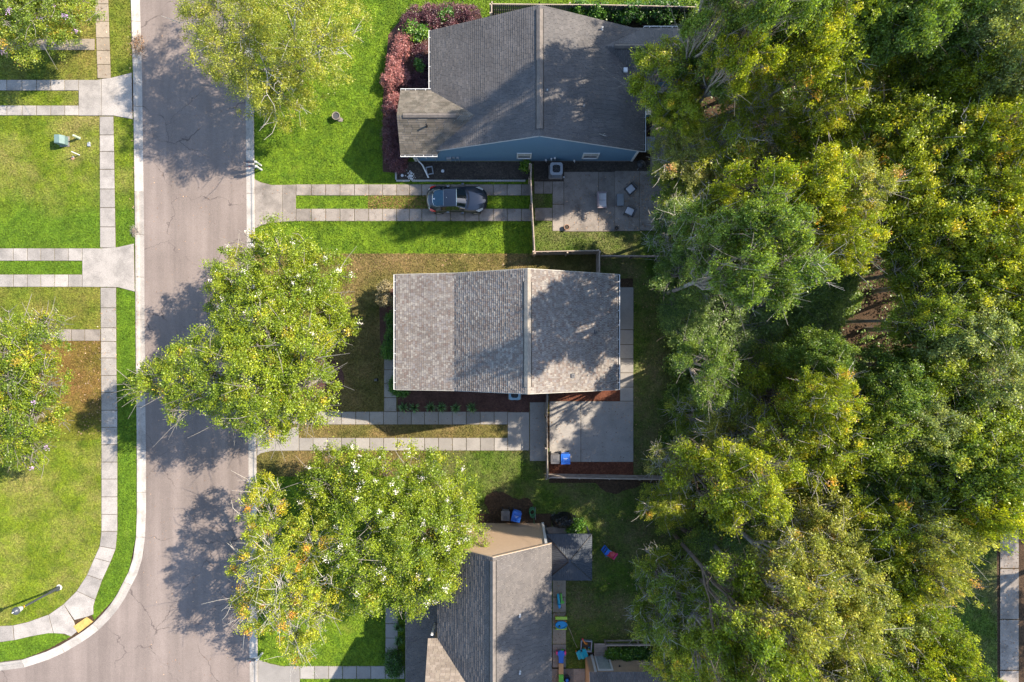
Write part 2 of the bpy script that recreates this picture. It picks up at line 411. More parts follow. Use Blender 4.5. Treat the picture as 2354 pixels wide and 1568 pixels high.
bed('planting_bed', [(1263,880),(1425,880),(1425,922),(1263,922)], 'mulch_red', 'reddish mulch bed above the lower patio')
bed('planting_bed', [(1418,690),(1424,690),(1425,880),(1418,880)], 'mulch_red', 'narrow red mulch strip behind the two storey house')
bed('bare_soil', [(1365,1105),(1400,1103),(1440,1106),(1475,1108),(1468,1120),(1440,1124),(1420,1136),(1396,1133),(1380,1122)], 'litter', 'bare soil patch below the weathered rail fence')
bed('bare_soil', [(1110,1140),(1150,1125),(1190,1150),(1215,1140),(1228,1165),(1240,1200),(1140,1200),(1120,1170)], 'litter', 'brown worn ground above the tan wall')
bed('planting_bed', [(1262,1062),(1456,1062),(1456,1096),(1262,1096)], 'mulch_red', 'red mulch strip below the lower patio')
bed('planting_bed', [(872,690),(885,668),(930,650),(930,824),(884,824),(874,780)], 'mulch', 'mulch strip in front of the two storey house')
cx, cy = 738, 872
bed('planting_bed', [(cx+54*math.cos(a), cy+52*math.sin(a)) for a in np.linspace(0, 2*math.pi, 22)[:-1]], 'mulch', 'round mulch ring under the front tree')

# ------------------------------------------------------------------ concrete: every slab its own part
SLABS = 0
def pave(name, quads, mat, label, z1=0.070, base=True):
    """a paved surface: dirt joint bed with separate slabs on it"""
    global SLABS
    mb = MB()
    for i, q in enumerate(quads):
        mb.prism([(P(*p).x, P(*p).y) for p in q], 0.0, z1-0.022-0.0007*(i % 5), bottom=False)
    root = mb.build(name, M['joint']); tag(root, label, kind='structure')
    for q in quads:
        w = [Vector((P(*p).x, P(*p).y)) for p in q]
        c = sum(w, Vector((0, 0)))/len(w); qq = []
        for p in w:
            d = c-p; L = d.length
            qq.append(p + d/L*0.024)
        h = z1 + random.uniform(-0.004, 0.006)
        m = MB(); m.prism([(p.x, p.y) for p in qq], 0.005, h, 0.012, bottom=False)
        m.build('slab', M[mat], root); SLABS += 1
        excl(q)
    return root
def rects(xs, y0, y1, jit=0.8):
    out = []
    for a, b in zip(xs[:-1], xs[1:]): out.append([(a, y0), (b, y0), (b, y1), (a, y1)])
    return out
def rows(ys, f0, f1):
    out = []
    for a, b in zip(ys[:-1], ys[1:]): out.append([(f0(a), a), (f1(a), a), (f1(b), b), (f0(b), b)])
    return out

# upper driveway of the blue house
jx = [681,716,749,782,815,848,880,912,941,970,1003,1036,1069,1101,1134,1166,1199,1224]
pave('driveway', [[(584,411),(600,419),(625,425),(650,425),(650,511),(625,513),(600,519),(584,528)], [(650,425),(681,424),(681,509),(650,511)]]
     + rects(jx, 424, 450) + rects(jx, 480, 509), 'concrete_old', 'stained concrete driveway with two wheel tracks beside the blue house')
pave('patio', rects([1228,1249,1270], 417, 446) + [[(1270,417),(1296,417),(1296,470),(1270,470)], [(1270,470),(1296,470),(1296,532),(1270,532)],
     [(1229,478),(1270,478),(1270,508),(1229,508)], [(1296,395),(1376,395),(1376,533),(1296,533)], [(1376,395),(1413,395),(1413,533),(1376,533)],
     [(1413,393),(1470,393),(1470,532),(1413,532)], [(1470,393),(1545,393),(1545,531),(1470,531)], [(1494,330),(1545,330),(1545,393),(1494,393)], [(1494,240),(1545,240),(1545,330),(1494,330)]],
     'concrete_old', 'stained concrete patio under the garden chairs')
# middle driveway
jx = [688,720,753,785,818,850,882,914,946,976,1008,1040,1072,1104,1136,1167]
pave('driveway', [[(591,978),(625,986),(660,990),(688,976),(688,1036),(625,1037),(600,1042),(591,1048)]]
     + rects([640,664,688]+jx[1:], 946, 976) + rects(jx, 1006, 1036) + [[(1167,947),(1217,947),(1217,1036),(1167,1036)]],
     'concrete_new', 'concrete driveway with two wheel tracks beside the two storey house')
pave('parking_pad', [[(1218,924),(1258,924),(1258,1060),(1218,1060)]], 'concrete_new', 'narrow concrete pad left of the lower patio fence')
pave('patio', [[(1263,922),(1335,922),(1335,1062),(1263,1062)], [(1335,922),(1456,922),(1456,1062),(1335,1062)]], 'concrete_new', 'smooth concrete patio beside the wheeled bins')
pave('walkway', [[(1420,660),(1456,660),(1456,758),(1420,758)]] + rects([1425,1456],758,792) + rects([1425,1456],792,825) + rects([1425,1456],825,857)
     + rects([1425,1456],857,890) + rects([1425,1456],890,922), 'concrete_new', 'concrete walk along the back of the two storey house')
pave('walkway', rows([823,850,882,914,946], lambda y: 883, lambda y: 912), 'concrete', 'concrete front walk of the two storey house')
# lower driveway and walk of the tan house
pave('driveway', [[(593,1514),(620,1524),(650,1530),(690,1530),(690,1700),(593,1700)]] + rects([690,723,756,788,820,853,886,918,930], 1530, 1560),
     'concrete_new', 'concrete driveway at the bottom below the tan walled house')
pave('walkway', rows([1395,1433,1466,1499,1530], lambda y: 886, lambda y: 915), 'concrete_new', 'concrete front walk beside the clipped dark shrub')
pave('walkway', rows([1330,1372,1408,1442,1480], lambda y: 1270, lambda y: 1301), 'concrete_tan', 'narrow paved walk under the toys')
pave('walkway', [[(1270,1480),(1301,1480),(1301,1534),(1270,1534)], [(1268,1536),(1318,1536),(1318,1700),(1268,1700)], [(1318,1536),(1345,1536),(1345,1700),(1318,1700)]],
     'concrete_old', 'grey concrete pad at the foot of the toy slide')
pave('slab_pad', [[(1255,1212),(1302,1206),(1304,1240),(1255,1240)]], 'concrete_old', 'small concrete pad under the black covered heap')
# left side
jx = [-60,-16,17,52,85,118,150,182]
pave('driveway', rects(jx, 184, 209) + rects(jx, 243, 266) + [[(182,184),(224,184),(234,182),(234,267),(182,267)], [(234,182),(256,179),(290,171),(304,167),(306,275),(262,267),(234,267)]],
     'concrete_tan' if False else 'concrete', 'upper left concrete driveway with two wheel tracks')
jx = [-60,-30,0,32,64,95,127,158,190]
pave('driveway', rects(jx, 571, 600) + rects(jx, 631, 660) + [[(190,571),(230,571),(272,568),(309,560),(311,671),(272,661),(190,660)]],
     'concrete', 'lower left concrete driveway with two wheel tracks')
fL = lambda pts: (lambda y: float(np.interp(y, [p[0] for p in pts], [p[1] for p in pts])))
pave('pavement', rows([-60,-25,10,50,88,117,149,181], fL([(0,219),(181,225)]), fL([(0,250),(181,256)])), 'concrete_tan', 'tan pavement slabs at the upper left of the street')
pave('pavement', rows([268,311,349,390,435,478,522,570], fL([(268,230),(570,231)]), fL([(268,262),(570,267)])), 'concrete', 'pale pavement slabs beside the green utility box')
pave('pavement', rows([661,708,754,785,823,863,902,943,982,1022,1062,1101,1142,1182,1221], fL([(661,232),(943,234),(1221,234)]), fL([(661,268),(860,269),(943,271),(1221,271)])),
     'concrete', 'long straight run of pale pavement slabs at left')
cur = [[(234,1221),(271,1221)],[(230,1255),(267,1262)],[(218,1282),(255,1292)],[(201,1321),(236,1333)],[(177,1358),(220,1378)]]
qs = [[a[0], a[1], b[1], b[0]] for a, b in zip(cur[:-1], cur[1:])]
qs.append([(177,1358),(220,1378),(216,1394),(216,1412),(200,1418),(172,1425),(147,1388)])
qs.append([(147,1388),(172,1428),(178,1452),(165,1463),(150,1457),(124,1455),(113,1412)])
qs.append([(113,1412),(124,1455),(113,1455),(70,1463),(34,1471),(31,1437),(65,1429)])
qs.append([(31,1437),(34,1471),(0,1476),(-60,1480),(-60,1442),(0,1438)])
pave('pavement', qs, 'concrete', 'curving pavement at the street corner')
pave('tactile_paving', [[(169,1439),(201,1417),(216,1428),(181,1455)]], 'concrete_tan', 'yellow tactile plate on the corner kerb ramp', 0.082)
M['tactile'] = plain('tactile_yellow', (0.52, 0.34, 0.09), 0.8, var=0.2, bmp=0.3)
for o in bpy.data.objects:
    if o.name.startswith('tactile_paving'):
        for ch in o.children: ch.data.materials[0] = M['tactile']
        dm = MB()
        a, b_, c_, d_ = [P(*q) for q in ((169,1439),(201,1417),(216,1428),(181,1455))]
        for i in range(1, 10):
            for j in range(1, 6):
                p = a.lerp(b_, i/10).lerp(d_.lerp(c_, i/10), j/6)
                dm.lathe((p.x, p.y, 0.083), [(0.03, -0.002), (0.018, 0.012)], 6)
        dm.build('dome_bumps', M['tactile'], o, kind='stuff')
pave('walkway', [[(-60,90),(110,90),(110,116),(-60,116)], [(110,90),(219,90),(219,116),(110,116)]], 'concrete_tan', 'tan side walk below the purple flowered tree')
pave('walkway', [[(60,757),(165,757),(165,784),(60,784)], [(165,757),(196,757),(196,784),(165,784)], [(196,757),(232,757),(232,784),(196,784)]], 'concrete_old', 'narrow grey side walk into the rusty lawn')
pave('footpath', [[(2298,y),(2341,y),(2341,y+116),(2298,y+116)] for y in range(1190, 1750, 117)], 'concrete_old', 'grey path through the wood at the right edge', 0.05)

# kerbs: rolled gutter profile swept along the street, one object per pour
def kerb(name, line, side, label):
    """line: plan points along the road edge; side: +1 kerb lies to the right of travel (plan)"""
    w = [P(*p).to_2d() for p in line]
    pts = [w[0]]
    for a, b in zip(w[:-1], w[1:]):
        n = max(1, round((b-a).length/0.75))
        for i in range(1, n+1): pts.append(a.lerp(b, i/n))
    prof = [(-0.02, 0.0), (-0.02, 0.016), (0.20, 0.022), (0.29, 0.032), (0.38, 0.088), (0.47, 0.105), (0.56, 0.105), (0.565, 0.0)]
    nor = []
    for i in range(len(pts)):
        d = (pts[min(i+1, len(pts)-1)] - pts[max(i-1, 0)]).normalized()
        nor.append(Vector((-d.y, d.x))*side)
    base = MB()
    base.add([(p.x+n.x*o, p.y+n.y*o, 0.014) for p, n in zip(pts, nor) for o in (0.0, 0.55)],
             [(2*i, 2*i+1, 2*i+3, 2*i+2) for i in range(len(pts)-1)])
    root = base.build(name, M['joint']); tag(root, label, kind='structure')
    i = 0
    while i < len(pts)-1:
        j = min(i+4, len(pts)-1); m = MB(); vs = []; fs = []
        k = len(prof)
        for a in range(i, j+1):
            t = pts[a].copy()
            if a == i: t = t + (pts[a+1]-pts[a]).normalized()*0.012
            if a == j: t = t - (pts[a]-pts[a-1]).normalized()*0.012
            for o, z in prof: vs.append((t.x+nor[a].x*o, t.y+nor[a].y*o, z))
        for a in range(j-i):
            for q in range(k-1): fs.append((a*k+q, a*k+q+1, (a+1)*k+q+1, (a+1)*k+q))
        fs.append(tuple(range(k))); fs.append(tuple((j-i)*k+q for q in range(k)))
        m.add(vs, fs); m.build('kerb_stone', M['kerb'], root, smooth=False)
        i = j
    poly = [p + n*-0.02 for p, n in zip(pts, nor)] + [p + n*0.56 for p, n in zip(pts, nor)][::-1]
    EXCL.append(np.array([(p.x, p.y) for p in poly]))
kl = [(321,-60),(321,0),(326,172),(331,539),(332,760),(335,1059),(335,1180),(333,1235),(326,1285),(315,1320),(302,1345),(288,1373),(271,1399),(250,1424),(227,1447),
      (205,1464),(182,1479),(148,1499),(113,1515),(55,1534),(0,1541),(-60,1544)]
kerb('kerb', kl, -1, 'pale concrete kerb along the left side of the street and round the corner')
kr = [(562,-60),(566,270),(568,520),(572,1036),(575,1568),(576,1640)]
kerb('kerb', kr, 1, 'pale concrete kerb along the right side of the street')

# ------------------------------------------------------------------ roofs and houses
def slope(e0, e1, r0, r1, mat, parent, origin, exposure=0.145, tab=0.26, thick=0.014, seed=1, name='shingles'):
    """one roof plane of real overlapping shingle tabs; e0-e1 eave, r0-r1 top edge (world points)"""
    rng = random.Random(seed)
    e0, e1, r0, r1 = map(Vector, (e0, e1, r0, r1))
    nrm = (e1-e0).cross(r0-e0).normalized()
    if nrm.z < 0: nrm = -nrm
    L = (e1-e0).length; V = (r0-e0).length
    nc = max(2, round(V/exposure)); deck = MB()
    dn = nrm*-0.035
    deck.add([e0, e1, r1, r0, e0+nrm*-0.12, e1+nrm*-0.12, r1+nrm*-0.12, r0+nrm*-0.12],
             [(0,1,2,3), (7,6,5,4), (0,4,5,1), (1,5,6,2), (3,2,6,7), (0,3,7,4)])
    deck.v = [tuple(Vector(v)+dn) for v in deck.v]
    do = deck.build('roof_deck', M['white'], parent, origin)
    vs = []; fs = []
    for i in range(nc):
        t0, t1 = i/nc, min(1.0, (i+1.12)/nc)
        a0, a1 = e0.lerp(r0, t0), e1.lerp(r1, t0); b0, b1 = e0.lerp(r0, t1), e1.lerp(r1, t1)
        u = -rng.random()*tab; cuts = [0.0]
        while u < L:
            u += tab*rng.choice((0.45, 0.65, 0.8, 1.0, 1.3)) if tab < 0.3 else tab*rng.uniform(0.9, 1.1)
            if 0.03 < u < L-0.03: cuts.append(u)
        cuts.append(L)
        for c0, c1 in zip(cuts[:-1], cuts[1:]):
            h = thick*rng.uniform(0.75, 1.5); g = 0.006
            s0, s1 = (c0+g)/L, (c1-g)/L
            p = [a0.lerp(a1, s0), a0.lerp(a1, s1), b0.lerp(b1, s1), b0.lerp(b1, s0)]
            o = len(vs)
            vs += [p[0]+nrm*h, p[1]+nrm*h, p[2], p[3], p[0]-nrm*0.004, p[1]-nrm*0.004]
            fs += [(o, o+1, o+2, o+3), (o+4, o+5, o+1, o), (o+4, o, o+3), (o+1, o+5, o+2)]
    m = MB(); m.v = [tuple(v) for v in vs]; m.f = fs
    return m.build(name, mat, do, origin, kind='stuff')

def ridge_cap(a, b, mat, parent, origin, slope_w, slope_e, w=0.19, lift=0.05):
    """raised ridge vent: two low planes with an edge"""
    a, b = Vector(a), Vector(b); d = (b-a).normalized(); n = Vector((-d.y, d.x, 0))
    m = MB(); vs = []; fs = []
    for p in (a, b):
        for o, z in ((-w, -w*slope_w-0.0), (-w, -w*slope_w+lift), (0, lift+0.015), (w, -w*slope_e+lift), (w, -w*slope_e)):
            vs.append(p + n*o + Vector((0, 0, z)))
    for q in range(4): fs.append((q, q+1, q+6, q+5))
    fs += [(0,1,2,3,4), (9,8,7,6,5)]
    m.add(vs, fs); m.build('ridge_vent', mat, parent, origin)
    e = MB()
    for sgn, sl in ((-1, slope_w), (1, slope_e)):
        q0 = a + n*sgn*(w+0.022) + Vector((0, 0, -(w+0.022)*sl+0.02)); q1 = b + n*sgn*(w+0.022) + Vector((0, 0, -(w+0.022)*sl+0.02))
        e.tube([q0, q1], 0.024, 4)
    e.build('vent_edge', M['vent_dark'], parent, origin)

def gutter(a, b, out, parent, origin, spacing=0.9):
    """open white gutter along a-b, out = outward unit vector"""
    a, b, out = Vector(a), Vector(b), Vector(out); m = MB(); d = (b-a).normalized(); L = (b-a).length
    def strip(o0, o1, z0, z1):
        c = (a+b)/2 + out*((o0+o1)/2) + Vector((0, 0, (z0+z1)/2))
        ax = abs(d.x) > abs(d.y)
        m.box(c, (L, o1-o0, z1-z0) if ax else (o1-o0, L, z1-z0))
    strip(0.0, 0.018, -0.11, -0.005); strip(0.02, 0.10, -0.115, -0.095); strip(0.102, 0.135, -0.115, 0.02)
    for e, s in ((a, 1), (b, -1)):
        c = e + d*s*0.008 + out*0.06 + Vector((0, 0, -0.05)); ax = abs(d.x) > abs(d.y)
        m.box(c, (0.014, 0.08, 0.085) if ax else (0.08, 0.014, 0.085))
    g_ = m.build('gutter', M['white'], parent, origin)
    n = max(2, int(L/spacing))
    for i in range(n):
        p = a + d*(L*(i+0.5)/n) + out*0.06 + Vector((0, 0, 0.006)); ax = abs(d.x) > abs(d.y)
        h = MB(); h.box(p, (0.03, 0.09, 0.008) if ax else (0.09, 0.03, 0.008))
        h.build('gutter_bracket', M['white'], g_, origin)
    s = MB(); c = (a+b)/2 + out*0.06 + Vector((0, 0, -0.084)); ax = abs(d.x) > abs(d.y)
    s.box(c, (L-0.04, 0.076, 0.016) if ax else (0.076, L-0.04, 0.016)); s.build('gutter_inside', M['soil'], g_, origin)  # dark strip along the inside of the gutter
    return g_

def siding(a, b, tops, mat, parent, origin, z0=0.12, board=0.16, out=None):
    """lap siding on the wall a-b (world xy); tops = [(distance, height), ...] profile of the wall top"""
    a, b = Vector((a[0], a[1], 0)), Vector((b[0], b[1], 0)); d = (b-a).normalized(); L = (b-a).length
    n = Vector((d.y, -d.x, 0)) if out is None else Vector(out)
    xs = [t[0] for t in tops]; zs = [t[1] for t in tops]
    m = MB(); zmax = max(zs); z = z0
    def span(zz):
        # interval(s) of the wall where top >= zz
        s = np.linspace(0, L, 241); ok = np.interp(s, xs, zs) >= zz
        if not ok.any(): return None
        i = np.where(ok)[0]; return s[i[0]], s[i[-1]]
    while z < zmax:
        z1 = min(z+board, zmax); sp0 = span(z+0.001); sp1 = span(z1-0.001) or None
        if sp0 is None: break
        if sp1 is None: sp1 = ((sp0[0]+sp0[1])/2-0.01, (sp0[0]+sp0[1])/2+0.01)
        p = [a+d*sp0[0]+n*0.022, a+d*sp0[1]+n*0.022, a+d*sp1[1]+n*0.004, a+d*sp1[0]+n*0.004]
        q = [p[0]-n*0.02, p[1]-n*0.02]
        m.add([p[0]+Vector((0,0,z)), p[1]+Vector((0,0,z)), p[2]+Vector((0,0,z1)), p[3]+Vector((0,0,z1)), q[0]+Vector((0,0,z)), q[1]+Vector((0,0,z))],
              [(0,1,2,3), (4,5,1,0)])
        z += board
    w = m.build('siding', mat, parent, origin)
    core = MB()
    pts = [(0, 0.0)] + [(L, 0.0)] + [(x, h_-0.02) for x, h_ in tops[::-1]]
    core.add([a+d*s_+Vector((0, 0, h_))-n*0.01 for s_, h_ in pts] + [a+d*s_+Vector((0, 0, h_))-n*0.13 for s_, h_ in pts],
             [tuple(range(len(pts))), tuple(len(pts)*2-1-i for i in range(len(pts)))] + [(i, (i+1) % len(pts), len(pts)+(i+1) % len(pts), len(pts)+i) for i in range(len(pts))])
    core.build('wall', mat, parent, origin)
    return w

def window(cx, wy, z0, z1, w, parent, origin, ny=-1, blind=True):
    """window in a wall that faces -y (ny=-1) or +y; centre x, wall plane y"""
    f = MB(); y = wy + ny*0.035; t = 0.09
    for c, d in (((cx-w/2-t/2, y, (z0+z1)/2), (t, 0.07, z1-z0+2*t)), ((cx+w/2+t/2, y, (z0+z1)/2), (t, 0.07, z1-z0+2*t)),
                 ((cx, y, z1+t/2), (w, 0.068, t)), ((cx, y+ny*0.012, z0-t/2), (w, 0.09, t))): f.box(c, d)
    fr = f.build('window', M['white'], parent, origin)
    p = MB(); p.box((cx, wy+ny*0.03, (z0+z1)/2), (w, 0.012, z1-z0)); p.build('pane', M['glass'], fr, origin)
    s = MB(); s.box((cx, wy+ny*0.048, (z0+z1)/2), (w, 0.02, 0.05))
    s.box((cx, wy+ny*0.046, (z0+z1)/2+(z1-z0)/4), (0.03, 0.016, (z1-z0)/2-0.06)); s.build('sash_bar', M['white'], fr, origin)
    if blind:
        b = MB(); b.box((cx, wy+ny*0.0385, (z0+z1)/2+(z1-z0)/4), (w-0.03, 0.004, (z1-z0)/2-0.06)); b.build('blind', M['blind'], fr, origin)

def roof_pipe(x, y, z, parent, origin, mat, r=0.05, h=0.35, flange=True):
    m = MB(); m.lathe((x, y, z), [(r, -0.15), (r, h), (r*0.7, h), (r*0.7, h-0.05)], 10)
    if flange: m.lathe((x, y, z), [(r*2.1, -0.12), (r*1.2, 0.07)], 10)
    m.build('vent_pipe', mat, parent, origin)

# ---- blue house
def blue_house():
    o = Vector((1.5, 16.5, 0)); t = thing('house', o, 'single storey house with blue siding and charcoal shingle roof', 'house')
    xw, xr, xe = -5.39, 1.70, 8.74; ze, zr = 2.70, 6.10; ys, yn = 12.56, 20.60
    slope((xw, yn, ze), (xw, ys, ze), (xr, yn, zr), (xr, ys, zr), M['shin1'], t, o, 0.15, 0.30, 0.016, 11)
    slope((xe, ys, ze), (xe, yn, ze), (xr, ys, zr), (xr, yn, zr), M['shin1'], t, o, 0.15, 0.30, 0.016, 12)
    sl = (zr-ze)/(xr-xw)
    ridge_cap((xr, ys+0.45, zr+0.02), (xr, yn-0.25, zr+0.02), M['ridge'], t, o, sl, sl, 0.20)
    # front wing
    yr, zw, wx = 14.48, 4.15, -7.40
    slope((wx, 12.35, ze), (-4.96, 12.35, ze), (wx, yr, zw), (-2.2, yr, zw), M['shin1b'], t, o, 0.15, 0.30, 0.016, 13)
    slope((-2.0, 16.60, ze), (wx, 16.60, ze), (-2.0, yr, zw), (wx, yr, zw), M['shin1b'], t, o, 0.15, 0.30, 0.016, 14)
    ridge_cap((wx+0.4, yr, zw+0.02), (-3.6, yr, zw+0.02), M['ridge'], t, o, 0.68, 0.68, 0.14)
    gutter((wx, 12.35, ze), (-4.95, 12.35, ze), (0, -1, 0), t, o, 0.6)
    gutter((wx, 16.60, ze), (-5.40, 16.60, ze), (0, 1, 0), t, o, 0.6)
    gutter((xw, 16.75, ze), (xw, yn, ze), (-1, 0, 0), t, o, 0.9)
    gutter((xe, ys, ze), (xe, 17.1, ze), (1, 0, 0), t, o, 0.9)
    # rear wing
    yr2, zb, xe2 = 18.96, 4.05, 11.1
    slope((5.4, 20.75, ze), (xe2, 20.75, ze), (5.4, yr2, zb), (xe2, yr2, zb), M['shin1'], t, o, 0.15, 0.30, 0.016, 15)
    slope((xe2, 17.17, ze), (5.4, 17.17, ze), (xe2, yr2, zb), (5.4, yr2, zb), M['shin1'], t, o, 0.15, 0.30, 0.016, 16)
    ridge_cap((6.6, yr2, zb+0.02), (xe2-0.2, yr2, zb+0.02), M['ridge'], t, o, 0.75, 0.75, 0.14)
    gutter((xe, 20.75, ze), (xe2-0.1, 20.75, ze), (0, 1, 0), t, o, 0.7)
    # walls
    wy = 12.66; x0, x1 = -6.80, 8.45
    zt = lambda x: ze+(x-xw)*sl if x < xr else zr-(x-xr)*sl
    tops = [(0, 2.62), (x0*-1-5.0, 2.62), (x0*-1-4.95, zt(-4.95)-0.06), (xr-x0, zr-0.06), (x1-x0, zt(x1)-0.06)]
    siding((x0, wy), (x1, wy), tops, M['blue_wall'], t, o, out=(0, -1, 0))
    siding((x0, 16.3), (x0, wy), [(0, 2.6), (1.82, 3.95), (16.3-wy, 2.6)], M['blue_wall'], t, o, out=(-1, 0, 0))
    siding((x1, wy), (x1, 20.5), [(0, 2.6), (20.5-wy, 2.6)], M['blue_wall'], t, o, out=(1, 0, 0))
    siding((x1, 20.5), (-5.1, 20.5), [(0, 2.6), (x1-xr, zr-0.1), (x1+5.1, 2.7)], M['blue_wall'], t, o, out=(0, 1, 0))
    siding((-5.1, 20.5), (-5.1, 16.3), [(0, 2.6), (4.2, 2.6)], M['blue_wall'], t, o, out=(-1, 0, 0))
    siding((x0, 16.3), (-5.1, 16.3), [(0, 2.6), (x0*-1-5.1, 2.6)], M['blue_wall'], t, o, out=(0, 1, 0))
    siding((10.8, 17.4), (10.8, 20.5), [(0, 2.6), (1.55, 3.9), (3.1, 2.6)], M['blue_wall'], t, o, out=(1, 0, 0))
    siding((x1, 20.5), (10.8, 20.5), [(0, 2.6), (2.35, 2.6)], M['blue_wall'], t, o, out=(0, 1, 0))
    siding((x1, 17.4), (10.8, 17.4), [(0, 2.6), (2.35, 2.6)], M['blue_wall'], t, o, out=(0, -1, 0))
    window(0.83, wy-0.01, 0.95, 2.0, 0.82, t, o); window(5.36, wy-0.01, 0.95, 2.0, 0.92, t, o)
    for xx, zz in ((x0+0.06, 2.55), (x1-0.06, 2.62)):
        m = MB(); m.box((xx, wy-0.035, (0.1+zz)/2), (0.14, 0.05, zz-0.1)); m.build('corner_board', M['white'], t, o)
    fnd = MB(); fnd.box(((x0+x1)/2, wy-0.012, 0.07), (x1-x0, 0.04, 0.14)); fnd.build('foundation', M['concrete_old'], t, o)
    # downspout at the front wing, meters
    d = MB(); d.tube([(-6.55, 12.26, 2.6), (-6.55, 12.5, 2.2), (-6.52, 12.55, 0.35), (-6.25, 12.3, 0.22), (-5.85, 11.45, 0.12)], 0.055, 4)
    d.build('downspout', M['white'], t, o)
    for x, z, w_, h_, dp in ((-5.35, 1.6, 0.34, 0.5, 0.16), (-4.35, 0.95, 0.32, 0.42, 0.14), (-4.02, 1.1, 0.14, 0.22, 0.1), (-3.75, 1.1, 0.2, 0.2, 0.1)):
        m = MB(); m.box((x, wy-0.02-dp/2, z), (w_, dp, h_)); m.tube([(x+0.06, wy-0.06, z-h_/2), (x+0.06, wy-0.06, 0.05)], 0.022, 5)
        m.build('meter_box', M['metal_grey'], t, o, bevel=0.012)
    for x, z in ((2.35, 0.5), (2.72, 0.8), (2.95, 1.0), (4.35, 0.35), (-5.9, 1.3)):
        m = MB(); m.box((x, wy-0.07, z), (0.11, 0.10, 0.12)); m.tube([(x, wy-0.1, z-0.05), (x+0.05, wy-0.16, z-0.2)], 0.018, 5); m.build('wall_vent', M['white'], t, o)
    zz = lambda x: zr-(x-xr)*sl
    p = P(1386, 60, 4.6); roof_pipe(p.x, p.y, zz(p.x), t, o, M['white'])
    p = P(1342, 244, 4.8); roof_pipe(p.x, p.y, zz(p.x), t, o, M['metal_grey'], 0.04, 0.28)
    p = P(1258, 207, 5.9); roof_pipe(p.x, p.y, zz(p.x), t, o, M['white'], 0.035, 0.15)
    p = P(982, 292, 3.6); roof_pipe(p.x, p.y, zw-(yr-p.y)*0.68, t, o, M['black'], 0.05, 0.4)
    p = P(1438, 161, 3.5); m = MB(); m.box((p.x, p.y, zz(p.x)+0.1), (0.26, 0.3, 0.22)); m.build('vent_box', M['white'], t, o, bevel=0.02)
    tw = MB(); p = P(1388, 306, 4.3); z = zz(p.x)+0.05
    return t, zz
blue, zz_blue = blue_house()

